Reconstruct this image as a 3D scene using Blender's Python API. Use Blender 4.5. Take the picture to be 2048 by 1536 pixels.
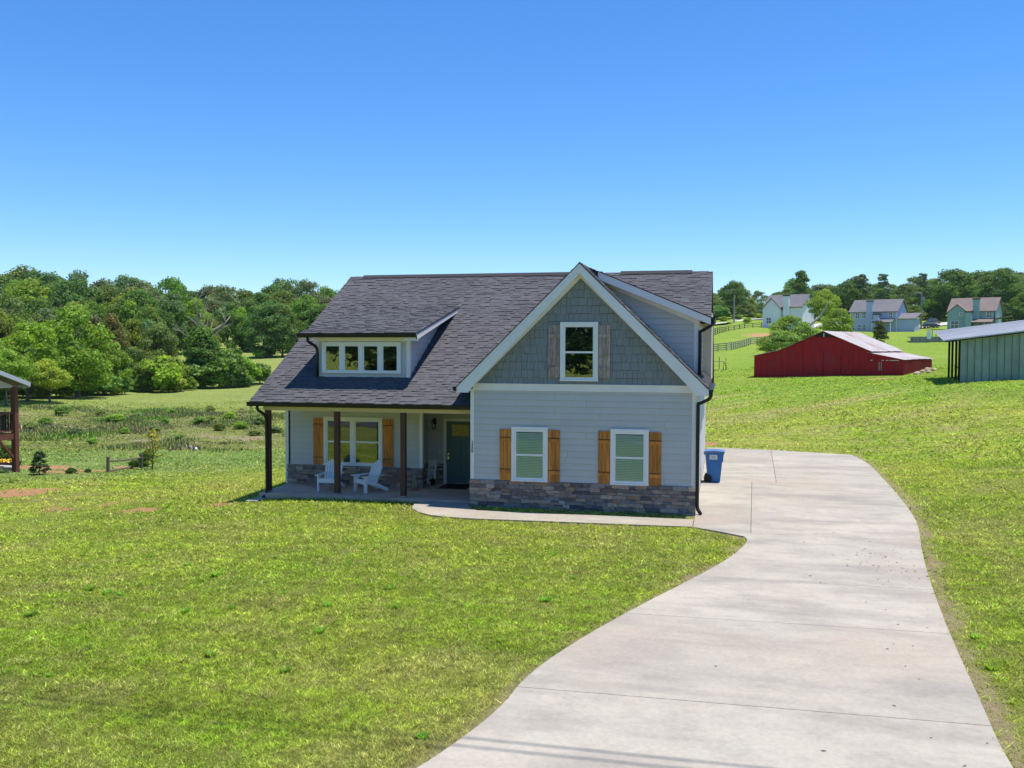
import bpy, bmesh, math, random
import numpy as np
from mathutils import Vector, Matrix
random.seed(7); RNG = np.random.default_rng(11)
scene = bpy.context.scene
for o in list(bpy.data.objects): bpy.data.objects.remove(o)
COL = scene.collection

# ------------------------------------------------------------------ camera, sky, sun, exposure
FPX, YAW, PITCH, ROLL = 1843.89, .2271, .0406, -.0023      # focal length in pixels of a 2048 px wide frame
CAM = np.array([7.1274, -25.6072, 4.5278])
_F = np.array([-math.sin(YAW)*math.cos(PITCH), math.cos(YAW)*math.cos(PITCH), -math.sin(PITCH)])
_R = np.array([math.cos(YAW), math.sin(YAW), 0.0]); _D = np.cross(_F, _R)
_c, _s = math.cos(ROLL), math.sin(ROLL)
CR, CD = _c*_R+_s*_D, -_s*_R+_c*_D
cd = bpy.data.cameras.new('camera'); cam = bpy.data.objects.new('camera', cd); COL.objects.link(cam)
cd.sensor_width = 36; cd.lens = FPX/2048*36; cd.clip_end = 6000; cd.clip_start = .1
cam.matrix_world = Matrix([[CR[i], -CD[i], -_F[i], CAM[i]] for i in range(3)]+[[0, 0, 0, 1]])
scene.camera = cam
SUN = Vector((.20, .105, 1)).normalized()                   # towards the sun
SUN_EL, SUN_AZ = math.asin(SUN.z), math.atan2(SUN.x, SUN.y)
w = bpy.data.worlds.new('World'); scene.world = w; w.use_nodes = True
nt = w.node_tree; bg = nt.nodes['Background']
sky = nt.nodes.new('ShaderNodeTexSky'); sky.sky_type = 'NISHITA'; sky.sun_disc = False
sky.sun_elevation = SUN_EL; sky.sun_rotation = SUN_AZ; sky.altitude = 300; sky.air_density = 1.0; sky.dust_density = 0; sky.ozone_density = 10.0
hs = nt.nodes.new('ShaderNodeHueSaturation'); hs.inputs['Saturation'].default_value = 1.16
hs.inputs['Hue'].default_value = .503; nt.links.new(sky.outputs[0], hs.inputs['Color']); nt.links.new(hs.outputs[0], bg.inputs[0]); bg.inputs[1].default_value = .137
sl = bpy.data.lights.new('sun', 'SUN'); sl.energy = 4.5; sl.angle = math.radians(.53); sl.color = (1, .94, .85)
so = bpy.data.objects.new('sun', sl); COL.objects.link(so); so.location = (20, 10, 80)
so.rotation_euler = (-SUN).to_track_quat('-Z', 'Y').to_euler()
vs = scene.view_settings; vs.view_transform = 'Standard'; vs.look = 'None'; vs.exposure = .45; vs.gamma = 1; vs.use_curve_mapping = False
scene.render.engine = 'CYCLES'
scene.cycles.max_bounces = 6; scene.cycles.transparent_max_bounces = 8

# ------------------------------------------------------------------ pixel <-> place helpers
def ray(px, py):
    return CR*(px-1024)/FPX+CD*(py-768)/FPX+_F
def at(px, py, dist):                                       # point at a horizontal distance along the pixel's ray
    v = ray(px, py); return CAM+v*dist/math.hypot(v[0], v[1])
def project(x, y, z):
    d = np.stack([np.asarray(x)-CAM[0], np.asarray(y)-CAM[1], np.asarray(z)-CAM[2]], -1)
    q = d@_F; q = np.where(np.abs(q) < 1e-3, 1e-3, q)
    return 1024+FPX*(d@CR)/q, 768+FPX*(d@CD)/q, q

# ------------------------------------------------------------------ terrain height
_cp = [(-8, 0, -.3), (-12, -2, -.58), (-14, .5, -.75), (-12, -10, -.5), (-18, -4, -.85), (-23.3, 8.9, -1.02), (-21, 12, -1.36), (-20.9, 14.6, -1.5),
       (-7, -12, -.25), (0, -16, -.1), (-8, 8, -.45), (-8, 16, -.8), (0, 20, -.3), (-12, 30, -1.9),
       (14, -14, 0), (16, 0, .12), (20, -8, .25), (22, 10, .6), (15, 18, .15), (12, 26, .35), (6, 22, -.02), (30, 20, 1.7), (21.8, 38.7, 2.3), (24.3, 34, 2.36), (34, 40, 2.9),
       (0, -30, 0), (20, -30, 0), (-20, -30, -.3), (0, -70, .5), (60, -40, 1), (-60, -40, -1.5), (-60, 0, -2.5), (60, 10, 3)]
for a in [(300, 900, 58), (300, 860, 73), (300, 822, 96), (100, 835, 84), (500, 835, 84), (500, 792, 114), (100, 802, 104), (300, 787, 124), (480, 774, 137), (545, 735, 172),
          (545, 706, 212), (200, 735, 190), (20, 735, 180), (200, 690, 260), (545, 680, 270), (20, 690, 260), (-200, 780, 130), (720, 760, 150), (720, 690, 270), (1000, 740, 130), (1000, 690, 250),
          (1508, 757, 94), (1808, 752, 90), (1660, 752, 92), (1450, 745, 100), (1450, 702, 150), (1470, 666, 205), (1470, 645, 270), (1570, 657, 270), (1740, 666, 280), (1955, 661, 275), (1850, 683, 170),
          (1860, 655, 290), (1700, 690, 165), (2000, 700, 150), (2300, 690, 150), (2300, 650, 290), (1470, 632, 330), (1700, 636, 330), (1950, 634, 330), (1470, 625, 420), (1950, 622, 420), (300, 680, 420), (1250, 715, 150), (1250, 665, 260), (1250, 640, 400)]:
    _cp.append(tuple(at(*a)))
_cp = np.array(_cp, float)
def _phi(r): return np.sqrt(r*r+9.0)
_A = _phi(np.linalg.norm(_cp[:, None, :2]-_cp[None, :, :2], axis=2)); _n = len(_cp)
_P = np.c_[np.ones(_n), _cp[:, :2]/100]
_K = np.block([[_A-np.eye(_n)*.6, _P], [_P.T, np.zeros((3, 3))]])
_w = np.linalg.solve(_K, np.r_[_cp[:, 2], 0, 0, 0])
def sstep(a, b, x): t = np.clip((x-a)/(b-a), 0, 1); return t*t*(3-2*t)
def boxdist(x, y, x0, x1, y0, y1):
    return np.hypot(np.maximum(np.maximum(x0-x, x-x1), 0), np.maximum(np.maximum(y0-y, y-y1), 0))
def hgt(x, y):
    x = np.asarray(x, float); y = np.asarray(y, float); sh = x.shape
    p = np.stack([x.ravel(), y.ravel()], 1); z = np.zeros(len(p))
    for i in range(0, len(p), 20000):
        q = p[i:i+20000]
        z[i:i+20000] = _phi(np.linalg.norm(q[:, None]-_cp[None, :, :2], axis=2))@_w[:_n]+np.c_[np.ones(len(q)), q/100]@_w[_n:]
    r = np.hypot(p[:, 0], p[:, 1]); far = sstep(380, 900, r)
    z = z*(1-far)+11*far
    d = np.minimum(boxdist(p[:, 0], p[:, 1], -1.8, 12.4, -20, 17.2), boxdist(p[:, 0], p[:, 1], -4, 6, -3, 14))
    k = 1-sstep(.3, 5, d)
    z = z*(1-k)-.085*k
    d2 = boxdist(p[:, 0], p[:, 1], -200, 200, -25.5, -19); k = 1-sstep(.3, 5, d2); z = z*(1-k)-.11*k
    return z.reshape(sh)
def H(x, y): return float(hgt(np.array([x]), np.array([y]))[0])
def hit(px, py, tmin=8, tmax=600):                          # where the pixel's ray meets the ground
    v = ray(px, py); v = v/math.hypot(v[0], v[1])
    t = np.arange(tmin, tmax, .25); P = CAM[None]+t[:, None]*v[None]
    below = P[:, 2] < hgt(P[:, 0], P[:, 1])
    i = int(np.argmax(below)) if below.any() else len(t)-1
    return Vector(P[i])

# ------------------------------------------------------------------ value noise for placing colours and clumps
def vnoise(x, y, s, seed=0):
    g = np.random.default_rng(seed).random((256, 256)); u, v = np.asarray(x)/s, np.asarray(y)/s
    i, j = np.floor(u).astype(int), np.floor(v).astype(int); fu, fv = u-i, v-j
    fu, fv = fu*fu*(3-2*fu), fv*fv*(3-2*fv)
    a, b, c, d = g[i % 256, j % 256], g[(i+1) % 256, j % 256], g[i % 256, (j+1) % 256], g[(i+1) % 256, (j+1) % 256]
    return (a*(1-fu)+b*fu)*(1-fv)+(c*(1-fu)+d*fu)*fv
def fbm(x, y, s, seed=0):
    return (vnoise(x, y, s, seed)+.5*vnoise(x, y, s/2.1, seed+1)+.25*vnoise(x, y, s/4.3, seed+2))/1.75

# ------------------------------------------------------------------ mesh builder
class MB:
    def __init__(s): s.v = []; s.f = []
    def add(s, vs, fs):
        n = len(s.v); s.v += [tuple(map(float, p)) for p in vs]; s.f += [tuple(n+i for i in f) for f in fs]; return s
    def box(s, x0, x1, y0, y1, z0, z1):
        return s.add([(x0, y0, z0), (x1, y0, z0), (x1, y1, z0), (x0, y1, z0), (x0, y0, z1), (x1, y0, z1), (x1, y1, z1), (x0, y1, z1)],
                     [(0, 3, 2, 1), (4, 5, 6, 7), (0, 1, 5, 4), (1, 2, 6, 5), (2, 3, 7, 6), (3, 0, 4, 7)])
    def obox(s, c, size, R=None):
        R = R or Matrix.Identity(3); c = Vector(c); h = [k/2 for k in size]; vs = []
        for z in (-1, 1):
            for x, y in ((-1, -1), (1, -1), (1, 1), (-1, 1)): vs.append(c+R@Vector((x*h[0], y*h[1], z*h[2])))
        return s.add(vs, [(0, 3, 2, 1), (4, 5, 6, 7), (0, 1, 5, 4), (1, 2, 6, 5), (2, 3, 7, 6), (3, 0, 4, 7)])
    def beam(s, a, b, w, h, up=(0, 0, 1)):
        a, b = Vector(a), Vector(b); d = (b-a).normalized(); up = Vector(up)
        if abs(d.dot(up)) > .98: up = Vector((0, 1, 0))
        sx = d.cross(up).normalized(); uz = sx.cross(d)
        return s.obox((a+b)/2, (w, (b-a).length, h), Matrix((sx, d, uz)).transposed())
    def prism(s, poly, axis, lo, hi):
        n = len(poly)
        def P(p, t): return {'x': (t, p[0], p[1]), 'y': (p[0], t, p[1]), 'z': (p[0], p[1], t)}[axis]
        return s.add([P(p, lo) for p in poly]+[P(p, hi) for p in poly],
                     [tuple(range(n))[::-1], tuple(range(n, 2*n))]+[(i, (i+1) % n, n+(i+1) % n, n+i) for i in range(n)])
    def tube(s, pts, r, n=8, cap=True):
        pts = [Vector(p) for p in pts]; m = len(pts); rr = r if isinstance(r, (list, tuple)) else [r]*m
        d0 = (pts[1]-pts[0]).normalized(); a = d0.orthogonal().normalized(); base = len(s.v); vs = []
        for i, p in enumerate(pts):
            d = (pts[min(i+1, m-1)]-pts[max(i-1, 0)]).normalized(); a = (a-d*a.dot(d)).normalized(); b = d.cross(a)
            for k in range(n):
                t = 2*math.pi*k/n; vs.append(p+(a*math.cos(t)+b*math.sin(t))*rr[i])
        fs = [(i*n+k, i*n+(k+1) % n, (i+1)*n+(k+1) % n, (i+1)*n+k) for i in range(m-1) for k in range(n)]
        if cap: fs += [tuple(range(n))[::-1], tuple((m-1)*n+k for k in range(n))]
        return s.add(vs, fs)
    def lathe(s, prof, c=(0, 0, 0), n=16):
        vs = [(c[0]+r*math.cos(2*math.pi*k/n), c[1]+r*math.sin(2*math.pi*k/n), c[2]+z) for r, z in prof for k in range(n)]
        m = len(prof)
        return s.add(vs, [(i*n+k, i*n+(k+1) % n, (i+1)*n+(k+1) % n, (i+1)*n+k) for i in range(m-1) for k in range(n)]+[tuple(range(n))[::-1], tuple((m-1)*n+k for k in range(n))])
    def sphere(s, c, r, n=10, m=7):
        r = r if isinstance(r, (tuple, list)) else (r, r, r)
        vs = [(c[0], c[1], c[2]-r[2])]+[(c[0]+r[0]*math.sin(math.pi*i/m)*math.cos(2*math.pi*k/n), c[1]+r[1]*math.sin(math.pi*i/m)*math.sin(2*math.pi*k/n), c[2]-r[2]*math.cos(math.pi*i/m)) for i in range(1, m) for k in range(n)]+[(c[0], c[1], c[2]+r[2])]
        fs = [(0, 1+(k+1) % n, 1+k) for k in range(n)]+[(1+i*n+k, 1+i*n+(k+1) % n, 1+(i+1)*n+(k+1) % n, 1+(i+1)*n+k) for i in range(m-2) for k in range(n)]
        e = 1+(m-1)*n; fs += [(e, e-n+k, e-n+(k+1) % n) for k in range(n)]
        return s.add(vs, fs)
    def mesh(s, name, fix=True):
        me = bpy.data.meshes.new(name); me.from_pydata(s.v, [], s.f)
        if fix and len(s.f) < 6000:
            bm = bmesh.new(); bm.from_mesh(me); bmesh.ops.recalc_face_normals(bm, faces=bm.faces); bm.to_mesh(me); bm.free()
        me.update(); return me
    def build(s, name, mat, parent=None, smooth=False, bevel=0, fix=True, kind=None):
        return link(name, s.mesh(name, fix), mat, parent, smooth, bevel, kind)
def link(name, me, mat, parent=None, smooth=False, bevel=0, kind=None):
    o = bpy.data.objects.new(name, me); COL.objects.link(o)
    if mat and not me.materials: me.materials.append(mat)
    if parent: o.parent = parent
    if smooth:
        for p in me.polygons: p.use_smooth = True
    if bevel:
        b = o.modifiers.new('bevel', 'BEVEL'); b.width = bevel; b.segments = 2; b.limit_method = 'ANGLE'
    if kind: o['kind'] = kind
    return o
def thing(name, label, cat, loc=(0, 0, 0), rotz=0, group=None):
    o = bpy.data.objects.new(name, None); COL.objects.link(o); o.location = loc; o.rotation_euler = (0, 0, rotz); o.empty_display_size = .2
    o['label'] = label; o['category'] = cat
    if group: o['group'] = group
    return o
def tag(o, label, cat, group=None):
    o['label'] = label; o['category'] = cat
    if group: o['group'] = group
    return o
def clip(poly, a, b, c):                                    # keep a*x+b*y<=c
    out = []; n = len(poly)
    for i in range(n):
        p, q = poly[i], poly[(i+1) % n]; dp, dq = a*p[0]+b*p[1]-c, a*q[0]+b*q[1]-c
        if dp <= 0: out.append(p)
        if (dp < 0 < dq) or (dq < 0 < dp):
            t = dp/(dp-dq); out.append((p[0]+t*(q[0]-p[0]), p[1]+t*(q[1]-p[1])))
    return out
def inpoly(x, y, poly):
    x = np.asarray(x); y = np.asarray(y); r = np.zeros(x.shape, bool); n = len(poly)
    for i in range(n):
        (x0, y0), (x1, y1) = poly[i], poly[(i+1) % n]
        c = ((y0 > y) != (y1 > y)) & (x < (x1-x0)*(y-y0)/((y1-y0) if y1 != y0 else 1e-9)+x0); r ^= c
    return r
def polydist(x, y, poly):
    X0 = np.asarray(x, float); Y0 = np.asarray(y, float); full = np.full(X0.shape, 1e3); px_, py_ = [p[0] for p in poly], [p[1] for p in poly]
    near = (X0 > min(px_)-1.5) & (X0 < max(px_)+1.5) & (Y0 > min(py_)-1.5) & (Y0 < max(py_)+1.5)
    if not near.any(): return full
    x, y = X0[near], Y0[near]; d = np.full(x.shape, 1e3); n = len(poly)
    for i in range(n):
        (x0, y0), (x1, y1) = poly[i], poly[(i+1) % n]; ex, ey = x1-x0, y1-y0
        t = np.clip(((x-x0)*ex+(y-y0)*ey)/(ex*ex+ey*ey+1e-12), 0, 1); d = np.minimum(d, np.hypot(x-x0-t*ex, y-y0-t*ey))
    full[near] = d; return full

# ------------------------------------------------------------------ materials
def newmat(name):
    m = bpy.data.materials.new(name); m.use_nodes = True; t = m.node_tree
    return m, t, t.nodes['Principled BSDF']
def nd(t, typ, **kw):
    n = t.nodes.new(typ)
    for k, v in kw.items():
        if k in n.inputs: n.inputs[k].default_value = v
        else: setattr(n, k, v)
    return n
def mixc(t, blend, fac, a, b):
    n = t.nodes.new('ShaderNodeMix'); n.data_type = 'RGBA'; n.blend_type = blend
    for s, v in ((n.inputs[0], fac), (n.inputs[6], a), (n.inputs[7], b)):
        if hasattr(v, 'links') or isinstance(v, bpy.types.NodeSocket): t.links.new(v, s)
        elif s.type == 'RGBA': s.default_value = (*v, 1) if len(v) == 3 else v
        else: s.default_value = v
    return n.outputs[2]
def rng(t, src, a, b, c, d):
    n = t.nodes.new('ShaderNodeMapRange'); t.links.new(src, n.inputs[0])
    for i, v in enumerate((a, b, c, d)): n.inputs[i+1].default_value = v
    return n.outputs[0]
def noise(t, vec, scale, detail=4, rough=.55):
    n = nd(t, 'ShaderNodeTexNoise', Scale=scale, Detail=detail, Roughness=rough)
    if vec is not None: t.links.new(vec, n.inputs['Vector'])
    return n.outputs['Fac']
def pos(t, scale=None, obj=False):
    if obj: v = nd(t, 'ShaderNodeTexCoord').outputs['Object']
    else: v = nd(t, 'ShaderNodeNewGeometry').outputs['Position']
    if scale:
        m = nd(t, 'ShaderNodeMapping'); m.inputs['Scale'].default_value = scale; t.links.new(v, m.inputs[0]); v = m.outputs[0]
    return v
def grey(t, f):
    c = t.nodes.new('ShaderNodeCombineColor')
    for i in range(3): t.links.new(f, c.inputs[i])
    return c.outputs[0]
def M(name, col, rough=.7, var=0, nz=None, grain=None, bump=None, metal=0, spec=.4, island=False, dirt=None, stretch=None):
    """var: brightness spread by object (or island); nz=(scale,amount); grain=(mapping scale, amount); bump=(scale,strength); dirt=(colour,scale,amount)"""
    m, t, b = newmat(name); c = nd(t, 'ShaderNodeRGB').outputs[0]; c.default_value = (*col, 1)
    if var:
        src = nd(t, 'ShaderNodeNewGeometry').outputs['Random Per Island'] if island else nd(t, 'ShaderNodeObjectInfo').outputs['Random']
        c = mixc(t, 'MULTIPLY', 1, c, grey(t, rng(t, src, 0, 1, 1-var, 1+var)))
    if nz:
        c = mixc(t, 'MULTIPLY', 1, c, grey(t, rng(t, noise(t, pos(t, stretch), nz[0]), .3, .7, 1-nz[1], 1+nz[1])))
    if grain:
        c = mixc(t, 'MULTIPLY', 1, c, grey(t, rng(t, noise(t, pos(t, grain[0]), 1, 5, .65), .3, .7, 1-grain[1], 1+grain[1])))
    if dirt:
        c = mixc(t, 'MIX', rng(t, noise(t, pos(t), dirt[1], 5), .5, .75, 0, dirt[2]), c, dirt[0])
    t.links.new(c, b.inputs['Base Color'])
    b.inputs['Roughness'].default_value = rough; b.inputs['Metallic'].default_value = metal; b.inputs['Specular IOR Level'].default_value = spec
    if bump:
        n = nd(t, 'ShaderNodeBump', Strength=bump[1], Distance=.02); t.links.new(noise(t, pos(t, stretch), bump[0], 5), n.inputs['Height']); t.links.new(n.outputs[0], b.inputs['Normal'])
    return m
def leafmat(name, tint=(1, 1, 1), trans=.35):
    m, t, b = newmat(name); oi = nd(t, 'ShaderNodeObjectInfo'); g = nd(t, 'ShaderNodeNewGeometry')
    c = mixc(t, 'MULTIPLY', 1, oi.outputs['Color'], tuple(k_*1.34 for k_ in tint))
    c = mixc(t, 'MULTIPLY', 1, c, grey(t, rng(t, g.outputs['Random Per Island'], 0, 1, .62, 1.38)))
    c = mixc(t, 'MULTIPLY', 1, c, grey(t, rng(t, noise(t, pos(t), .35, 3), .3, .7, .72, 1.25)))
    c = mixc(t, 'MIX', rng(t, noise(t, pos(t), .22, 2), .52, .72, 0, .45), c, mixc(t, 'MULTIPLY', 1, c, (1.5, 1.15, .7)))
    t.links.new(c, b.inputs['Base Color']); b.inputs['Roughness'].default_value = .6; b.inputs['Specular IOR Level'].default_value = .25
    tr = nd(t, 'ShaderNodeBsdfTranslucent'); t.links.new(mixc(t, 'MULTIPLY', 1, c, (1.3, 1.4, .6)), tr.inputs[0])
    ms = nd(t, 'ShaderNodeMixShader'); ms.inputs[0].default_value = trans
    t.links.new(b.outputs[0], ms.inputs[1]); t.links.new(tr.outputs[0], ms.inputs[2]); t.links.new(ms.outputs[0], t.nodes['Material Output'].inputs[0])
    return m
def glassmat(name, tint=(.95, .98, .96), ior=1.85):
    m, t, b = newmat(name); t.nodes.remove(b)
    tr = nd(t, 'ShaderNodeBsdfTransparent'); tr.inputs[0].default_value = (*tint, 1)
    gl = nd(t, 'ShaderNodeBsdfGlossy'); gl.inputs['Roughness'].default_value = .015; gl.inputs[0].default_value = (.95, .97, 1, 1)
    fr = nd(t, 'ShaderNodeFresnel', IOR=ior); ms = nd(t, 'ShaderNodeMixShader')
    bp = nd(t, 'ShaderNodeBump', Strength=.05, Distance=.02); t.links.new(noise(t, pos(t), 2.2, 2), bp.inputs['Height'])
    t.links.new(bp.outputs[0], gl.inputs['Normal'])
    t.links.new(fr.outputs[0], ms.inputs[0]); t.links.new(tr.outputs[0], ms.inputs[1]); t.links.new(gl.outputs[0], ms.inputs[2])
    t.links.new(ms.outputs[0], t.nodes['Material Output'].inputs[0]); return m

# ground: shared colour recipe for soil sheet and blades, driven by world position and zone attributes
def ground_colour(t, blades):
    P = pos(t)
    def att(n): a = nd(t, 'ShaderNodeAttribute', attribute_name=n); return a.outputs['Fac']
    big = rng(t, noise(t, P, .16, 4), .35, .65, 0, 1); mid = rng(t, noise(t, P, 1.1, 4), .35, .65, 0, 1); fine = rng(t, noise(t, P, 9, 5, .7), .3, .7, 0, 1)
    c = mixc(t, 'MIX', big, (.285, .375, .038), (.395, .415, .072))
    c = mixc(t, 'MIX', mid, c, mixc(t, 'MULTIPLY', 1, c, (.70, .84, .60)))
    c = mixc(t, 'MIX', rng(t, noise(t, P, .55, 5, .65), .5, .68, 0, .75), c, (.37, .34, .115))
    c = mixc(t, 'MIX', rng(t, noise(t, pos(t, (1, 1, 1)), .8, 4, .6), .30, .42, .7, 0), c, (.165, .255, .025))
    c = mixc(t, 'MIX', att('lush'), c, mixc(t, 'MIX', mid, (.165, .31, .025), (.235, .335, .034)))
    c = mixc(t, 'MIX', att('cool'), c, mixc(t, 'MIX', mid, (.165, .265, .07), (.20, .28, .07)))
    c = mixc(t, 'MIX', att('hay'), c, mixc(t, 'MIX', fine, (.37, .34, .115), (.42, .36, .16)))
    c = mixc(t, 'MIX', att('meadow'), c, mixc(t, 'MIX', rng(t, noise(t, P, .33, 4), .54, .66, 0, .9), mixc(t, 'MIX', mid, (.23, .215, .075), (.16, .235, .045)), (.37, .285, .20)))
    c = mixc(t, 'MIX', att('field'), c, mixc(t, 'MIX', mid, (.26, .31, .08), (.22, .30, .06)))
    c = mixc(t, 'MULTIPLY', 1, c, grey(t, rng(t, noise(t, pos(t, (.22, 1.5, 1)), .9, 3), .35, .65, .84, 1.14)))
    thatch = rng(t, noise(t, P, 2.3, 5, .7), .50, .68, 0, .7)
    c = mixc(t, 'MIX', thatch, c, (.35, .315, .12))
    c = mixc(t, 'MULTIPLY', 1, c, grey(t, rng(t, noise(t, P, 6, 3, .7), .32, .68, .58, 1.38)))
    c = mixc(t, 'MULTIPLY', 1, c, grey(t, rng(t, noise(t, P, 19, 2, .7), .32, .68, .7, 1.28)))
    return c, fine, att
def ground_mat():
    m, t, b = newmat('ground_turf'); c, fine, att = ground_colour(t, False); P = pos(t)
    f2 = noise(t, P, 26, 4, .75); f3 = noise(t, P, 3.2, 6, .75)
    c = mixc(t, 'MULTIPLY', 1, c, grey(t, rng(t, f2, .3, .7, .62, 1.3)))
    c = mixc(t, 'MULTIPLY', 1, c, grey(t, rng(t, f3, .3, .7, .72, 1.22)))
    c = mixc(t, 'MIX', att('thin'), c, mixc(t, 'MIX', fine, (.11, .14, .02), (.22, .235, .05)))  # thatch tone, darkened so gaps between near blades read as shaded
    clay = mixc(t, 'MIX', fine, (.42, .19, .085), (.47, .29, .16))
    ad = nd(t, 'ShaderNodeMath', operation='ADD'); t.links.new(att('clay'), ad.inputs[0]); t.links.new(rng(t, noise(t, P, 2.6, 5, .7), .3, .7, -.65, .45), ad.inputs[1])
    c = mixc(t, 'MIX', rng(t, ad.outputs[0], .25, .6, 0, 1), c, clay)
    soil = mixc(t, 'MIX', fine, (.30, .23, .13), (.40, .32, .19)); c = mixc(t, 'MIX', att('soil'), c, soil)
    t.links.new(c, b.inputs['Base Color']); b.inputs['Roughness'].default_value = .95; b.inputs['Specular IOR Level'].default_value = .1
    bp = nd(t, 'ShaderNodeBump', Strength=.9, Distance=.05); t.links.new(f2, bp.inputs['Height'])
    bp2 = nd(t, 'ShaderNodeBump', Strength=.8, Distance=.16); t.links.new(f3, bp2.inputs['Height']); t.links.new(bp.outputs[0], bp2.inputs['Normal'])
    t.links.new(bp2.outputs[0], b.inputs['Normal']); return m
def blade_mat():
    m, t, b = newmat('grass_blades'); c, fine, att = ground_colour(t, True); g = nd(t, 'ShaderNodeNewGeometry')
    r = g.outputs['Random Per Island']
    c = mixc(t, 'MULTIPLY', 1, c, grey(t, rng(t, r, 0, 1, .42, 2.5)))
    c = mixc(t, 'MIX', rng(t, r, .86, 1, 0, .8), c, (.46, .42, .19))
    t.links.new(c, b.inputs['Base Color']); b.inputs['Roughness'].default_value = .6; b.inputs['Specular IOR Level'].default_value = .2
    tr = nd(t, 'ShaderNodeBsdfTranslucent'); t.links.new(mixc(t, 'MULTIPLY', 1, c, (1.2, 1.3, .6)), tr.inputs[0])
    ms = nd(t, 'ShaderNodeMixShader'); ms.inputs[0].default_value = .4
    t.links.new(b.outputs[0], ms.inputs[1]); t.links.new(tr.outputs[0], ms.inputs[2]); t.links.new(ms.outputs[0], t.nodes['Material Output'].inputs[0]); return m
def concrete_mat():
    m, t, b = newmat('driveway_concrete'); P = pos(t)
    c = mixc(t, 'MIX', rng(t, noise(t, P, .32, 5), .35, .65, 0, 1), (.405, .374, .305), (.435, .392, .315))
    c = mixc(t, 'MULTIPLY', 1, c, grey(t, rng(t, nd(t, 'ShaderNodeObjectInfo').outputs['Random'], 0, 1, .94, 1.06)))
    c = mixc(t, 'MIX', rng(t, noise(t, pos(t, (.35, 1.3, 1)), .9, 5, .6), .48, .74, 0, .7), c, (.22, .20, .175))
    c = mixc(t, 'MIX', rng(t, noise(t, P, 1.1, 6, .7), .46, .66, 0, .42), c, (.265, .24, .205))
    c = mixc(t, 'MIX', rng(t, noise(t, pos(t, (.5, 1, 1)), .42, 5, .65), .48, .62, 0, .4), c, (.245, .225, .20))
    c = mixc(t, 'MIX', rng(t, noise(t, P, .23, 3), .52, .74, 0, .65), c, (.40, .315, .24))
    c = mixc(t, 'MULTIPLY', 1, c, grey(t, rng(t, noise(t, P, 14, 6, .75), .3, .7, .88, 1.09)))
    c = mixc(t, 'MIX', rng(t, noise(t, P, 3.1, 6, .8), .70, .75, 0, .45), c, (.2, .18, .16))
    t.links.new(c, b.inputs['Base Color']); b.inputs['Roughness'].default_value = .85; b.inputs['Specular IOR Level'].default_value = .25
    bp = nd(t, 'ShaderNodeBump', Strength=.25, Distance=.01); t.links.new(noise(t, P, 40, 4), bp.inputs['Height']); t.links.new(bp.outputs[0], b.inputs['Normal']); return m
def stone_mat():
    m, t, b = newmat('ledge_stone'); r = nd(t, 'ShaderNodeObjectInfo').outputs['Random']
    cr = nd(t, 'ShaderNodeValToRGB'); t.links.new(r, cr.inputs[0]); e = cr.color_ramp; e.interpolation = 'CONSTANT'
    cols = [(.27, .23, .205), (.40, .31, .25), (.13, .115, .115), (.48, .35, .27), (.30, .27, .255), (.19, .16, .155), (.54, .43, .34), (.37, .24, .175), (.24, .21, .20)]
    e.elements[0].color = (*cols[0], 1); e.elements[1].position = .11; e.elements[1].color = (*cols[1], 1)
    for i in range(2, 9): x = e.elements.new(i/9); x.color = (*cols[i], 1)
    c = mixc(t, 'MULTIPLY', 1, cr.outputs[0], grey(t, rng(t, noise(t, pos(t), 11, 5, .7), .3, .7, .68, 1.32)))
    warm = noise(t, pos(t), .8, 2); c = mixc(t, 'MIX', rng(t, warm, .5, .7, 0, .3), c, (.33, .21, .15))
    t.links.new(c, b.inputs['Base Color']); b.inputs['Roughness'].default_value = .9
    bp = nd(t, 'ShaderNodeBump', Strength=.7, Distance=.02); t.links.new(noise(t, pos(t), 22, 5), bp.inputs['Height']); t.links.new(bp.outputs[0], b.inputs['Normal']); return m
def shingle_mat(name, col):
    m, t, b = newmat(name); g = nd(t, 'ShaderNodeNewGeometry')
    c = mixc(t, 'MULTIPLY', 1, col, grey(t, rng(t, g.outputs['Random Per Island'], 0, 1, .86, 1.15)))
    c = mixc(t, 'MULTIPLY', 1, c, grey(t, rng(t, noise(t, pos(t), .5, 4), .3, .7, .9, 1.1)))
    c = mixc(t, 'MULTIPLY', 1, c, grey(t, rng(t, noise(t, pos(t), 60, 3, .8), .3, .7, .8, 1.2)))
    t.links.new(c, b.inputs['Base Color']); b.inputs['Roughness'].default_value = .95; b.inputs['Specular IOR Level'].default_value = .15; return m

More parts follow.
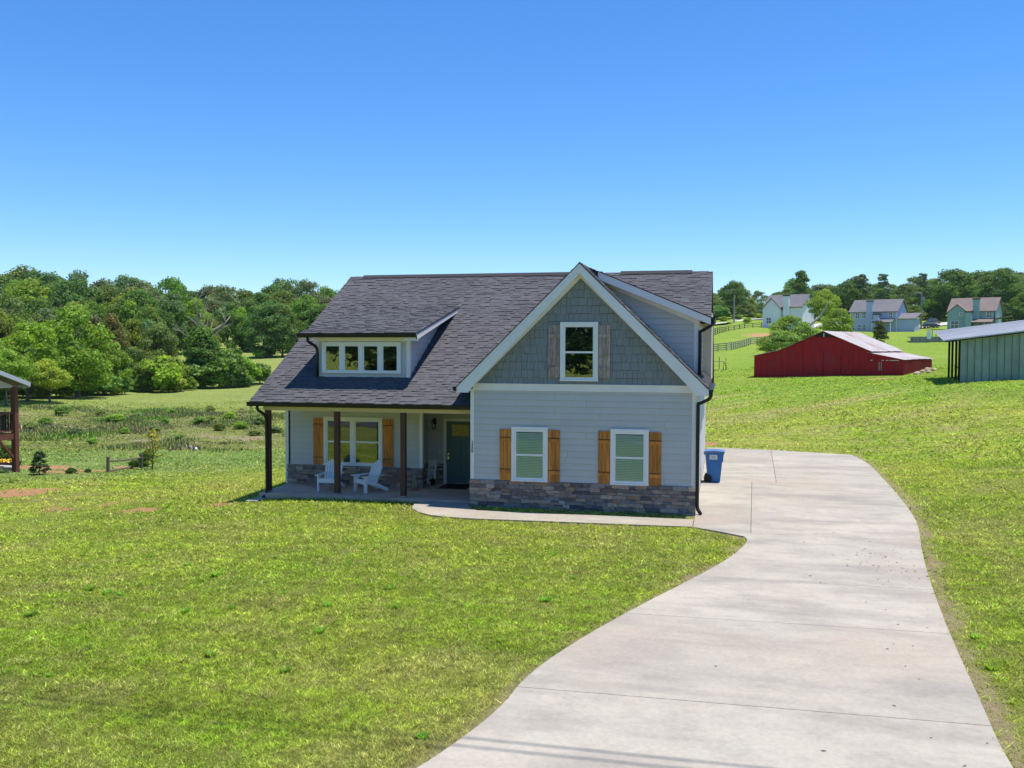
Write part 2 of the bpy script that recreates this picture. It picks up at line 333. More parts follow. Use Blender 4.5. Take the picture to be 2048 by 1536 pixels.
MT = dict(
    turf=ground_mat(), blades=blade_mat(), concrete=concrete_mat(), stone=stone_mat(),
    shingle=shingle_mat('charcoal_shingles', (.100, .098, .106)), roofdeck=M('roof_underlay', (.045, .042, .046), .95),
    joint=M('joint_dark', (.16, .15, .135), .95, nz=(5, .3)),
    sheath=M('wall_sheathing', (.19, .195, .195), .9), siding=M('blue_grey_siding', (.56, .56, .545), .55, var=.025, nz=(.9, .04), spec=.3),
    shake=M('slate_blue_shake', (.25, .268, .264), .6, var=.05, grain=((14, 14, 1.2), .05), bump=(20, .2)),
    trim=M('white_trim', (.84, .82, .79), .5, nz=(1.5, .04)), vinyl=M('white_vinyl', (.87, .86, .85), .35, nz=(2, .03)),
    black=M('black_aluminium', (.012, .012, .013), .4), cedar=M('stained_cedar', (.56, .205, .036), .6, var=.2, grain=((25, 25, 1.6), .42), bump=(12, .3)),
    hinge=M('dark_stain', (.10, .045, .012), .7, nz=(8, .2)),
    weathered=M('weathered_cedar', (.40, .32, .27), .8, var=.14, grain=((28, 28, 1.8), .5), bump=(12, .4), dirt=((.20, .075, .025), 5, .55)),
    post=M('brown_post', (.085, .036, .025), .55, grain=((20, 20, 1.5), .25)), porch=M('porch_concrete', (.56, .40, .30), .85, nz=(1.2, .18), dirt=((.40, .22, .14), .9, .5)),
    ceiling=M('porch_ceiling', (.62, .6, .55), .6), door=M('teal_door', (.07, .15, .165), .4, nz=(2, .05)), lite=M('amber_door_glass', (.46, .34, .085), .25, nz=(9, .2)),
    glass=glassmat('window_glass', ior=1.95), dark=M('painted_dark_room', (.02, .022, .022), .9, nz=(3, .3)), clear=glassmat('clear_glass', ior=1.5), blind=M('pale_blind', (.70, .86, .77), .6), brass=M('brass', (.75, .62, .34), .25, metal=1),
    nickel=M('nickel', (.7, .7, .68), .25, metal=1), chair=M('white_chair', (.84, .86, .90), .5, nz=(5, .05)), mat=M('black_mat', (.012, .012, .012), .95, bump=(60, .5)),
    sign=M('sign_board', (.80, .80, .76), .7, nz=(6, .06)), ink=M('black_ink', (.015, .015, .018), .7), statue=M('cast_stone', (.34, .29, .20), .9, nz=(18, .25), bump=(25, .5)),
    terracotta=M('terracotta', (.36, .14, .075), .85, nz=(12, .2)), binblue=M('blue_plastic', (.022, .155, .42), .45, nz=(3, .1), dirt=((.15, .25, .4), 4, .2)), binlid=M('blue_lid', (.10, .17, .36), .4, nz=(4, .1)),
    rubber=M('rubber', (.02, .014, .013), .8), label=M('white_label', (.75, .75, .72), .5),
    barnred=M('barn_red', (.42, .010, .014), .8, var=.2, island=True, grain=((3, 3, .6), .22), dirt=((.15, .08, .08), .9, .3)),
    barnlap=M('barn_red_worn', (.24, .014, .018), .8, nz=(1.5, .3)), barntin=M('rusty_tin_roof', (.43, .385, .36), .5, var=.14, island=True, grain=((.35, 2.5, 2.5), .25), dirt=((.26, .12, .09), .55, .8), spec=.5),
    greenmetal=M('green_metal', (.29, .355, .27), .5, var=.12, grain=((1.4, 1.4, .5), .22), dirt=((.17, .24, .21), .8, .5)), tin=M('galvanised_roof', (.56, .55, .55), .45, var=.05, nz=(.5, .1), spec=.5),
    darkwood=M('dark_timber', (.035, .025, .02), .85), fence=M('fence_timber', (.15, .115, .085), .9, var=.2), greyfence=M('grey_fence', (.23, .225, .215), .9, var=.15),
    redwood=M('redwood_stain', (.175, .06, .038), .7, grain=((16, 16, 1.5), .22)), cream=M('cream_soffit', (.62, .53, .42), .7), bluewhite=M('pale_fascia', (.5, .53, .58), .6),
    wallwhite=M('far_white_siding', (.80, .77, .84), .7, nz=(.5, .04)), wallblue=M('far_blue_siding', (.42, .47, .66), .7, nz=(.5, .05)), wallteal=M('far_teal_siding', (.28, .39, .40), .7, nz=(.5, .05)),
    roofgrey=shingle_mat('far_grey_roof', (.165, .16, .17)), roofbrown=shingle_mat('far_brown_roof', (.205, .165, .15)), fpane=M('far_window_pane', (.05, .06, .08), .15, spec=.8),
    bark=M('bark', (.13, .10, .075), .95, grain=((6, 6, .8), .4), bump=(8, .6)), deadwood=M('dead_wood', (.36, .31, .26), .95, grain=((6, 6, 1), .3)),
    leaf=leafmat('leaves', trans=.42), needle=leafmat('needles', trans=.15), wood=M('utility_pole_wood', (.27, .245, .21), .9), cable=M('cable', (.02, .02, .02), .6),
    carblack=M('car_black', (.012, .013, .018), .25, spec=.7), carsilver=M('car_dark_blue', (.05, .06, .085), .25, spec=.7), carglass=M('car_glass', (.10, .14, .19), .08, spec=.9), chrome=M('wheel_rim', (.4, .4, .42), .35, metal=.8),
    road=M('far_concrete', (.50, .47, .44), .9, nz=(.4, .08)), asphalt=M('asphalt', (.06, .06, .06), .95, nz=(2, .15)), yellow=M('yellow_paint', (.65, .42, .03), .6), mulch=M('mulch', (.27, .135, .085), .95, nz=(9, .4)), white=M('plain_white', (.78, .78, .78), .6),
    petal=M('yellow_petals', (.75, .48, .02), .6), greystone=M('grey_block', (.38, .37, .35), .9, nz=(7, .15)), litter=M('dry_leaf', (.19, .15, .11), .9, var=.3, island=True), rock=M('field_rock', (.36, .30, .2), .95, var=.2, nz=(4, .3)),
)

# ------------------------------------------------------------------ driveway, walk and road outlines (metres)
DRIVE = [(2.6, -19.2), (3.35, -17.6), (3.95, -16.24), (4.41, -14.49), (4.46, -13.2), (5.01, -11.24), (5.85, -8.95), (6.68, -6.87), (7.3, -5.1), (7.72, -3.3), (7.62, -2.75), (7.17, -2.4), (6.38, -1.86), (6.38, 17.2),
         (7.17, 17.19), (9.54, 16.75), (12.45, 15.73), (12.69, 13.17), (12.59, 9.47), (12.35, 3.39), (12.05, -.22), (11.5, -3.36), (11.05, -6.62), (10.67, -9.89), (10.41, -12.73), (10.2, -14.77), (10.3, -17.2), (11.2, -19.2)]
def soften(poly, i0, i1):
    seg = poly[i0:i1+1]
    for _ in range(3):
        out = [seg[0]]
        for a, b in zip(seg, seg[1:]): out += [(a[0]*.75+b[0]*.25, a[1]*.75+b[1]*.25), (a[0]*.25+b[0]*.75, a[1]*.25+b[1]*.75)]
        seg = out+[seg[-1]]
    return poly[:i0]+seg+poly[i1+1:]
DRIVE = soften(DRIVE, 16, len(DRIVE)-1); DRIVE = soften(DRIVE, 0, 10)
WALK = [(6.36, -1.86), (6.36, -.86), (.42, -.9), (.12, -.55), (-.04, -.1), (-.04, .2), (-1.5, .2), (-1.63, -.3), (-1.48, -.95), (-1.1, -1.5), (-.64, -1.86), (0, -2.04), (.56, -2.1), (3.5, -1.98)]
# ------------------------------------------------------------------ zones of the ground
CLAYPX = [(30, 985, 1.4, .45), (75, 983, .9, .3), (105, 1018, .5, .25), (210, 1010, .7, .25), (270, 1023, .7, .28), (120, 1022, .5, .2), (435, 1012, .45, .15), (250, 1000, .5, .15), (180, 942, 1.2, .35), (130, 945, 1.2, .4), (250, 935, .8, .3),
          (1205, 1056, .16, .07), (1520, 672, 6, 2.5), (1525, 690, 3, 1.2), (1765, 758, 1.2, .5), (1415, 888, .4, .3), (60, 935, 2.0, .5)]
CLAYPT = [(hit(a, b), c, d) for a, b, c, d in CLAYPX]
def zones(x, y, z):
    px, py, q = project(x, y, z); n = fbm(x, y, 2.2, 3); n2 = fbm(x, y, 9, 9); r = np.hypot(x-CAM[0], y-CAM[1]); Z = {}
    wob = (n2-.5)*30
    front = (q > 2)
    left = sstep(640, 560, px)*front
    Z['meadow'] = left*sstep(812, 824, py+wob*.5)*sstep(905, 893, py+wob*.3)*sstep(.25, .5, fbm(x, y, 14, 21)+.15)
    Z['field'] = left*sstep(826, 812, py+wob*.5)*sstep(30, 60, r)
    Z['cool'] = left*sstep(893, 905, py+wob*.3)*sstep(985, 955, py+px*.06+wob*.4)*.9
    right = sstep(1350, 1400, px)*front*sstep(38, 60, r)
    Z['lush'] = np.clip(right*sstep(830, 780, py+wob*.6)*(.55+.6*n2)+.35*sstep(.55, .75, n2)*sstep(20, 8, r), 0, 1)
    hx, hy = x*.83+y*.55, -x*.55+y*.83
    streak = fbm(hx/5.5, hy, 2.3, 31)
    Z['hay'] = np.clip(right*sstep(770, 800, py)*sstep(.50, .68, streak)*.6+.5*sstep(.62, .8, fbm(x, y, 3.4, 47))*front*sstep(60, 40, r)*(1-left*.3)+.6*left*sstep(140, 165, r)*n2*1.6, 0, 1)
    c = np.zeros_like(x)
    for p, a, b in CLAYPT:
        s = max(a, b); d = np.hypot((x-p.x)/a, (y-p.y)/(b*2.2)); c = np.maximum(c, sstep(1.45, .5, d+(n-.5)*1.6))
    Z['clay'] = np.clip(c, 0, 1)
    ins = inpoly(x, y, DRIVE); dd = polydist(x, y, DRIVE); dn = fbm(x, y, .7, 55)
    Z['thin'] = front*sstep(46, 24, r)*.7  # mask for the darkened sheet below blades near the viewpoint
    Z['soil'] = np.clip(np.where(ins, 1, sstep(1, .3, (dd+(dn-.5)*.25)/np.where(x > 9, .42, .2)))+sstep(.25, .05, polydist(x, y, WALK)+(dn-.5)*.4)*.6, 0, 1)*(r < 60)
    return Z
# ------------------------------------------------------------------ ground sheet
def graded(lo, hi, step, far, growth=1.13):
    a = list(np.arange(lo, hi+1e-6, step)); s = step; x = hi
    while x < far: s *= growth; x += s; a.append(x)
    s = step; x = lo; b = []
    while x > -far: s *= growth; x -= s; b.append(x)
    return np.array(b[::-1]+a)
gx = graded(-30, 30, .5, 2500); gy = graded(-26, 44, .5, 2500)
X, Y = np.meshgrid(gx, gy, indexing='ij'); Zg = hgt(X, Y)
Zg = Zg+(fbm(X, Y, 3.0, 71)-.5)*.10*sstep(.5, 4, np.minimum(boxdist(X, Y, -7, 12.7, -19, 17), 50))
vv = np.stack([X.ravel(), Y.ravel(), Zg.ravel()], 1); ny = len(gy)
ii, jj = np.meshgrid(np.arange(len(gx)-1), np.arange(ny-1), indexing='ij'); k = (ii*ny+jj).ravel()
quads = np.stack([k, k+ny, k+ny+1, k+1], 1)
def npmesh(name, v, loops, per):
    me = bpy.data.meshes.new(name); me.vertices.add(len(v)); me.vertices.foreach_set('co', np.ascontiguousarray(v, np.float32).ravel())
    me.loops.add(len(loops)); me.loops.foreach_set('vertex_index', np.ascontiguousarray(loops, np.int32))
    npoly = len(loops)//per; me.polygons.add(npoly); me.polygons.foreach_set('loop_start', np.arange(npoly, dtype=np.int32)*per)
    me.update(calc_edges=True); return me
def zone_attrs(me, v, Z=None):
    for kx, val in (Z or zones(v[:, 0], v[:, 1], v[:, 2])).items():
        a = me.attributes.new(kx, 'FLOAT', 'POINT'); a.data.foreach_set('value', np.ascontiguousarray(val, np.float32))
me = npmesh('ground', vv, quads.ravel(), 4); zone_attrs(me, vv)
for p in me.polygons: p.use_smooth = True
g = link('ground', me, MT['turf'], kind='structure')

# ------------------------------------------------------------------ concrete: slabs, walk, porch floor, road
def slab_cells(poly, cells, name, parent, z0, z1, gap=.006):
    for c in cells:
        p = poly
        for a, b, cc in c:
            l = math.hypot(a, b); p = clip(p, a, b, cc-gap*l) if p else p
            if len(p) < 3: break
        if len(p) >= 3: MB().prism(p, 'z', z0, z1).build(name, MT['concrete'], parent, bevel=.008)
base = MB().prism([(x, y) for x, y in DRIVE], 'z', -.16, -.075).build('driveway', MT['joint'], kind='structure')
ys = [-19.3, -13.62, -9.85, -7.03, -2.33, 1.9, 6.6, 11.6, 17.4]; cells = []
for a, b in zip(ys, ys[1:]):
    row = [(.012, -1, -a+.1), (-.012, 1, b-.1)]
    if a < -3: cells.append(row)
    else:
        xs = 7.86 if a < 6 else 8.66
        cells += [row+[(1, -.03, xs)], row+[(-1, .03, -xs)]]
slab_cells(DRIVE, cells, 'slab', base, -.15, -.045)
wb = MB().prism(WALK, 'z', -.16, -.07).build('front_walk', MT['joint'], kind='structure')
xs = [-2.6, 1.2, 3.45, 9]
slab_cells(WALK, [[(-1, .35, -a), (1, -.35, b)] for a, b in zip(xs, xs[1:])], 'slab', wb, -.15, -.04)
rd = MB().box(-160, 160, -25.2, -19.35, -.2, -.085).build('road', MT['asphalt'], kind='structure')
fr = [hit(1395, 652), hit(1430, 647), hit(1460, 643), hit(1490, 640), hit(1525, 638.5), hit(1600, 638.5), hit(1680, 640)]
def ribbon(name, pts, width, mat, lift=.08):
    n = 12; P = []
    for i in range(len(pts)-1):
        for k in range(n): P.append(pts[i].lerp(pts[i+1], k/n))
    P.append(pts[-1]); m = MB(); vs = []
    for i, p in enumerate(P):
        d = (P[min(i+1, len(P)-1)]-P[max(i-1, 0)]); s = Vector((-d.y, d.x, 0)).normalized()*width/2
        for q in (p+s, p-s): vs.append((q.x, q.y, max(H(q.x, q.y), H(p.x, p.y))+lift))
    m.add(vs, [(2*i, 2*i+1, 2*i+3, 2*i+2) for i in range(len(P)-1)])
    return m.build(name, mat, kind='structure')
ribbon('lane', fr, 6.5, MT['road'])
ribbon('parking_drive', [hit(1795, 659), hit(1830, 656), hit(1870, 651), hit(1920, 645), hit(1990, 641)], 7, MT['road'])
ribbon('side_drive', [hit(1625, 656), hit(1650, 649), hit(1690, 642)], 5, MT['road'])

# ------------------------------------------------------------------ grass blades on the lawn
def blade_field():
    N = []
    for r0, r1, dens, h, wd in ((7.0, 13, 4800, .034, .0055), (13, 18, 2600, .037, .008), (18, 26, 1050, .042, .012), (26, 40, 300, .05, .02), (40, 62, 75, .06, .036), (62, 105, 26, .06, .055)):
        ang = math.radians(52 if r1 < 20 else 44 if r1 < 30 else 37); n = int(ang*(r1*r1-r0*r0)*dens); a = RNG.uniform(-ang, ang, n); r = np.sqrt(RNG.uniform(r0*r0, r1*r1, n))
        x = CAM[0]+r*np.sin(a-YAW); y = CAM[1]+r*np.cos(a-YAW); N.append(np.stack([x, y, np.full(n, h), np.full(n, wd)], 1))
    for poly, per in ((DRIVE, 150), (WALK, 170)):
        for (x0, y0), (x1, y1) in zip(poly, poly[1:]+poly[:1]):
            l = math.hypot(x1-x0, y1-y0); n = int(l*per); t_ = RNG.random(n); o_ = RNG.normal(0, .03, n); nx, ny = (y1-y0)/max(l, 1e-6), -(x1-x0)/max(l, 1e-6)
            xx = x0+(x1-x0)*t_+nx*o_; yy = y0+(y1-y0)*t_+ny*o_; wk = np.hypot(xx-CAM[0], yy-CAM[1])*.0006
            m_ = (vnoise(xx, yy, .35, 83) > .38) & (xx > -1.7); N.append(np.stack([xx, yy, np.full(n, .055), .002+wk], 1)[m_ & ((yy < -1.0) | (xx > 8) | (yy > 16))])
    p = np.concatenate(N); x, y = p[:, 0], p[:, 1]
    dd = polydist(x, y, DRIVE); edge = (vnoise(x, y, .25, 81)-.35)*.16
    keep = ~(inpoly(x, y, DRIVE) & (dd > np.maximum(edge, 0))) & ~(inpoly(x, y, WALK) & (polydist(x, y, WALK) > .04)) & (boxdist(x, y, -6.75, 6.5, .15, 14) > 0) & (boxdist(x, y, 0, 6.45, -.05, 1) > 0) & (y > -18.9)
    clump = fbm(x, y, .28, 91); keep &= RNG.random(len(x)) < np.clip(1.7*clump+.02, 0, 1)
    p = p[keep]; x, y = p[:, 0], p[:, 1]; z = hgt(x, y)
    zn = zones(x, y, z); ok = (RNG.random(len(x)) > zn['clay']*(.35+1.3*vnoise(x, y, .4, 61))) & (RNG.random(len(x)) > zn['soil']*.8)
    p = p[ok]; x, y, z = x[ok], y[ok], z[ok]; n = len(p); zn = {k_: np.repeat(v_[ok], 3) for k_, v_ in zn.items()}
    cl = fbm(x, y, .28, 91); hh = p[:, 2]*RNG.uniform(.5, 1.35, n)*(.5+1.1*cl); ww = p[:, 3]*RNG.uniform(.6, 1.4, n); bigl = RNG.random(n) < .10; ww = np.where(bigl, ww*2.2, ww); hh = np.where(bigl, hh*.85, hh)
    th = RNG.uniform(0, 2*np.pi, n); lean = RNG.uniform(.4, 2.6, n)*hh; la = RNG.uniform(0, 2*np.pi, n)
    b = np.stack([x, y, z-.012], 1); s = np.stack([np.cos(th)*ww, np.sin(th)*ww, np.zeros(n)], 1); tip = b+np.stack([np.cos(la)*lean, np.sin(la)*lean, hh+.012], 1)
    v = np.stack([b-s, b+s, tip], 1).reshape(-1, 3)
    me = npmesh('lawn_grass', v, np.arange(3*n), 3); zone_attrs(me, v, zn)
    o = link('lawn_grass', me, MT['blades'], kind='stuff'); o['label'] = 'short mown green and yellowish lawn grass'; return n
NB = blade_field()

# meadow: rough taller growth
def meadow():
    n = 210000; a = RNG.uniform(-.62, -.02, n); r = np.sqrt(RNG.uniform(50**2, 112**2, n)); x = CAM[0]+r*np.sin(a-YAW); y = CAM[1]+r*np.cos(a-YAW); z = hgt(x, y)
    m = zones(x, y, z)['meadow']; c = fbm(x, y, 4.5, 101); ok = (RNG.random(n) < m) & (RNG.random(n) < sstep(.34, .62, c)+.22); x, y, z, c = x[ok], y[ok], z[ok], c[ok]; n = len(x)
    h = RNG.uniform(.08, .26, n)*(.35+1.5*sstep(.35, .75, c)); w = RNG.uniform(.03, .075, n); th = RNG.uniform(0, 6.28, n); la = RNG.uniform(0, 6.28, n); ln = h*RNG.uniform(.1, .7, n)
    b = np.stack([x, y, z-.02], 1); s = np.stack([np.cos(th)*w, np.sin(th)*w, 0*w], 1); tip = b+np.stack([np.cos(la)*ln, np.sin(la)*ln, h], 1)
    v = np.stack([b-s, b+s, tip], 1).reshape(-1, 3); me = npmesh('meadow_grass', v, np.arange(3*n), 3)
    mt, t, bs = newmat('meadow_blades'); P = pos(t)
    cc = mixc(t, 'MIX', rng(t, noise(t, P, .28, 3), .4, .6, 0, 1), (.21, .29, .05), (.29, .26, .10))
    cc = mixc(t, 'MIX', rng(t, noise(t, P, .12, 3), .54, .62, 0, 1), cc, (.19, .34, .035)); cc = mixc(t, 'MIX', rng(t, noise(t, P, .2, 3), .6, .68, 0, .8), cc, (.42, .34, .24))
    cc = mixc(t, 'MULTIPLY', 1, cc, grey(t, rng(t, nd(t, 'ShaderNodeNewGeometry').outputs['Random Per Island'], 0, 1, .6, 1.45)))
    t.links.new(cc, bs.inputs['Base Color']); bs.inputs['Roughness'].default_value = .8
    o = link('meadow_grass', me, mt, kind='stuff'); o['label'] = 'rough uncut meadow growth with dry brown patches'
meadow()

# ================================================================== the house
HS = thing('craftsman_house', 'blue-grey craftsman house with steep front gable, dark shingle roof and cedar shutters', 'house')
W, ZA, XT, ZT, OV = 6.36, 6.84, .32, 3.405, .29             # bump-out width, gable apex, eave overhang, eave height, rake overhang
GP = (ZA-ZT)/(W/2+XT)                                       # gable pitch
YE, ZE, YR, ZR, XL, XR = .067, 2.82, 8.02, 7.198, -7.085, 6.67
MP = (ZR-ZE)/(YR-YE)                                        # main pitch
YP, YD = 2.3, 3.55                                          # porch wall, door wall
def main_z(y): return ZE+MP*(y-YE)
# --- walls (sheathing), then lap boards
bump = MB().box(.02, W-.02, .0, 8, -.3, 3.42).prism([(.03, 3.42), (W-.03, 3.42), (W/2, ZA-.16)], 'y', .0, 6).build('front_wall', MT['sheath'], HS)
porchw = MB().box(-6.9, -2.24, YP, YP+.14, -.3, 2.75).box(-6.9, -2.5, YP+.14, 8, -.3, 2.75).box(-2.5, .02, YD, 8, -.3, 2.75).build('porch_wall', MT['sheath'], HS)
ends = MB().prism([(2.3, -.3), (13.4, -.3), (13.4, 3.1), (13.5, main_z(2.54)-.1), (YR, ZR-.12), (.45, main_z(.45)-.14), (.45, 2.69), (2.3, 2.69)], 'x', -6.9, -6.8).build('end_wall', MT['siding'], HS)
rear = MB().box(-6.8, 6.34, 7.9, 13.4, -.3, 3.9).prism([(4.9, 3.0), (13.2, 3.0), (13.2, 3.95), (YR, ZR-.14), (4.9, main_z(4.9)-.14)], 'x', 6.2, 6.34).build('rear_wall', MT['siding'], HS)
def boards(parent, x0, x1, z0, z1, y, exposure=.178, top=None, axis='y', name='siding_board', split=3.66, seed=1, clipfn=None):
    """lap boards facing -y (axis y) at plane y, or facing +x (axis x) at plane y"""
    rr = random.Random(seed); z = z0
    while z < z1-.02:
        zt = min(z+exposure-.0055, z1); cuts = [x0]; c = x0+rr.uniform(1.2, split)
        while c < x1-.5: cuts.append(c); c += split
        cuts.append(x1)
        for a, b in zip(cuts, cuts[1:]):
            b2 = b-(.003 if b < x1 else 0); q = [(a, z), (b2, z), (b2, zt), (a, zt)]
            if clipfn: q = clipfn(q)
            if len(q) < 3: continue
            m = MB(); n = len(q); lo = min(p[1] for p in q); off = [.030-.024*(p[1]-z)/(exposure+.012) for p in q]
            if axis == 'y': fr_ = [(p[0], y-o, p[1]) for p, o in zip(q, off)]; bk = [(p[0], y+.002, p[1]) for p in q]
            else: fr_ = [(y+o, p[0], p[1]) for p, o in zip(q, off)]; bk = [(y-.002, p[0], p[1]) for p in q]
            m.add(fr_+bk, [tuple(range(n)), tuple(range(n, 2*n))[::-1]]+[(i, (i+1) % n, n+(i+1) % n, n+i) for i in range(n)])
            m.build(name, MT['siding'], parent)
        z += exposure
boards(bump, .09, W-.09, .70, 3.275, 0, seed=3)
boards(porchw, -6.82, -2.33, .64, 2.6, YP, seed=5)
boards(porchw, -2.49, -1.92, .64, 2.6, YD, seed=6)
boards(porchw, -1.92, .0, 2.14, 2.6, YD, seed=8)
boards(bump, .02, 1.4, .7, 5.2, W-.02, axis='x', seed=9, clipfn=lambda q: clip(q, 0, 1, 3.3))
boards(bump, 1.5, 13.3, -.05, 5.3, W-.02, axis='x', seed=10)
# porch return (left side wall of the recess), faces +x: plain board skin
MB().box(-2.505, -2.49, YP+.14, YD, .64, 2.6).build('return_board', MT['siding'], porchw)
# --- ledge stone
def stone_variant(seed):
    rr = random.Random(seed); bm = bmesh.new(); bmesh.ops.create_cube(bm, size=1); bmesh.ops.subdivide_edges(bm, edges=bm.edges[:], cuts=1, use_grid_fill=True)
    for v in bm.verts:
        v.co += Vector((rr.uniform(-.02, .02), rr.uniform(-.16, .16) if v.co.y < 0 else 0, rr.uniform(-.05, .05)))
    me = bpy.data.meshes.new('stone'); bm.to_mesh(me); bm.free(); me.materials.append(MT['stone']); return me
SV = [stone_variant(i) for i in range(10)]
def stones(parent, x0, x1, z0, z1, y, seed, facex=False, long=1.0):
    rr = random.Random(seed); z = z0; rows = []
    while z < z1-.03:
        h = rr.choice((.065, .08, .095, .11)); h = h if z+h < z1-.05 else z1-z; rows.append((z, h)); z += h
    for z, h in rows:
        x = x0
        while x < x1-.02:
            wd = rr.uniform(.15, .46)*long; wd = wd if x+wd < x1-.14 else x1-x
            hh = [(z, h)] if wd > .28 or rr.random() < .6 or h < .1 else [(z, h*.5), (z+h*.5, h*.5)]
            for zz, h2 in hh:
                o = bpy.data.objects.new('stone', rr.choice(SV)); COL.objects.link(o); o.parent = parent; d = rr.uniform(.07, .12)
                if facex: o.location = (y+d/2-.03, x+wd/2, zz+h2/2); o.rotation_euler = (0, 0, math.pi/2)
                else: o.location = (x+wd/2, y-d/2+.03, zz+h2/2)
                o.scale = (wd-.008, d, h2-.008)
            x += wd
stones(bump, -.03, W+.02, -.12, .70, 0, 21, long=1.1)
MB().box(-.0, W, -.02, .02, -.3, .68).build('mortar', MT['joint'], bump)
stones(porchw, -6.92, -2.22, 0, .64, YP, 22, long=1.35)
MB().box(-6.88, -2.26, YP-.015, YP+.02, -.2, .62).build('mortar', MT['joint'], porchw)
stones(porchw, -2.49, -1.95, 0, .64, YD, 23)
stones(porchw, YP+.16, YD-.1, 0, .64, -2.5, 24, facex=True, long=1.4)
# --- gable shakes: each its own piece, clipped to the gable
def gable_clip(q):
    q = clip(q, GP, -1, GP*(-XT)-ZT+GP*.0+.0 if False else -(ZT+GP*XT)+.20+0) if False else q
    k = .17
    q = clip(q, -GP, 1, ZT+GP*XT-k)
    return clip(q, GP, 1, ZT+GP*(W+XT)-k) if len(q) >= 3 else q
rr = random.Random(31); z = 3.44; row = 0
while z < 6.6:
    x = .02+rr.uniform(-.2, 0)
    while x < W:
        wd = rr.choice((.11, .14, .17, .2, .24)); zb = z-rr.uniform(0, .022)
        q = gable_clip([(x+.004, zb), (x+wd-.004, zb), (x+wd-.004, z+.206), (x+.004, z+.206)])
        if len(q) >= 3:
            n = len(q); o1 = [.030-.024*(p[1]-zb)/.25+rr.uniform(0, .003) for p in q]
            MB().add([(p[0], -o, p[1]) for p, o in zip(q, o1)]+[(p[0], .004, p[1]) for p in q], [tuple(range(n)), tuple(range(n, 2*n))[::-1]]+[(i, (i+1) % n, n+(i+1) % n, n+i) for i in range(n)]).build('shake', MT['shake'], bump)
        x += wd
    z += .225; row += 1
# --- trim on the front wall
MB().box(.06, W-.06, -.045, 0, 3.275, 3.465).box(.0, W, -.07, 0, 3.455, 3.475).build('frieze_board', MT['trim'], bump, bevel=.004)
for x0, x1 in ((-.012, .095), (W-.095, W+.012)):
    MB().box(x0, x1, -.03, .0, .70, 3.3).build('corner_trim', MT['trim'], bump)
MB().box(W+.0, W+.025, .0, .11, .70, 3.3).build('corner_trim', MT['trim'], bump)
for s in (0, 1):                                            # rake frieze on the wall under the overhang
    f = (lambda p: (W-p[0], p[1])) if s else (lambda p: p)
    a = [(-.05, ZT+GP*(XT-.05)-.12), (W/2, ZA-.12), (W/2, ZA-.40), (.17, 3.465), (-.05, 3.465)]
    MB().prism([f(p) for p in a], 'y', -.042, .0).build('rake_frieze', MT['trim'], bump)
# --- roofs: decks, shingles, fascias
def shingles(name, parent, o, u, v, wid, hei, keep=lambda a, b: True, seed=0, exposure=.143):
    rr = random.Random(seed); m = MB(); o, u, v = Vector(o), Vector(u).normalized(), Vector(v).normalized(); n = u.cross(v); nr = int(hei/exposure)+1
    for r in range(nr):
        b0 = r*exposure; b1 = min(b0+exposure+.03, hei); a = -rr.uniform(0, .3)
        while a < wid:
            wd = rr.choice((.13, .17, .2, .24, .3)); a0, a1 = max(a+.003, 0), min(a+wd-.003, wid); a += wd
            if a1-a0 < .02 or not keep((a0+a1)/2, b0): continue
            t = rr.choice((.007, .010, .013, .023, .027)); bb = b0-rr.uniform(0, .008)
            P = [o+u*p+v*q+n*h for p, q, h in ((a0, bb, t), (a1, bb, t), (a1, b1, t*.35), (a0, b1, t*.35), (a0, bb, 0), (a1, bb, 0), (a1, b1, 0), (a0, b1, 0))]
            m.add(P, [(0, 1, 2, 3), (4, 5, 1, 0), (5, 6, 2, 1), (7, 4, 0, 3)])
    return m.build(name, MT['shingle'], parent, fix=False, kind='stuff')
TH = .11
rm = MB()                                                   # main roof: full front slope left of the gable, upper part over the wing, plain rear slope
rm.prism([(YE, ZE), (YR, ZR), (YR, ZR-TH*1.2), (YE, ZE-TH)], 'x', XL, .0)
rm.prism([(.4, main_z(.4)), (YR, ZR), (YR, ZR-TH*1.2), (.4, main_z(.4)-TH)], 'x', 0, W-.4)
yc = 4.72; rm.prism([(yc, main_z(yc)), (YR, ZR), (YR, ZR-TH*1.2), (yc, main_z(yc)-TH)], 'x', W-.4, XR)
rm.prism([(YR, ZR), (2*YR-YE, ZE), (2*YR-YE, ZE-TH), (YR, ZR-TH*1.2)], 'x', XL, XR)
roof = rm.build('main_roof', MT['roofdeck'], HS)
L = math.hypot(YR-YE, ZR-ZE); vm = (0, (YR-YE)/L, (ZR-ZE)/L)
def keep_main(a, b):
    x, y = XL+a, YE+b*vm[1]; z = ZE+b*vm[2]
    if x > W/2+.25 and y < yc: return False
    return not (0 < x < W/2+.3 and z < ZT+GP*(x+XT)-.3)
shingles('shingle_courses', roof, (XL, YE-.01, ZE), (1, 0, 0), vm, XR-XL, L, keep_main, 41)
rv = MB().prism([(YR-.17, ZR-.045), (YR, ZR+.075), (YR+.17, ZR-.045)], 'x', XL+.55, 2.75).prism([(YR-.17, ZR-.045), (YR, ZR+.075), (YR+.17, ZR-.045)], 'x', 3.4, XR-.72).build('ridge_vent', MT['roofdeck'], roof)
cap = MB()
for i in range(int((XR-XL)/.16)):
    x = XL+i*.16; j = .004*(i % 2); cap.prism([(YR-.13, ZR-.055+j), (YR, ZR+.028+j), (YR+.13, ZR-.055+j)], 'x', x, x+.17)
cap.build('ridge_cap', MT['shingle'], roof, fix=False, kind='stuff')
MB().prism([(YE+.02, ZE-.02), (YR, ZR-.03), (YR, ZR-.25), (YE+.02, ZE-.22)], 'x', XL+.012, XL+.04).build('rake_board', MT['trim'], roof)
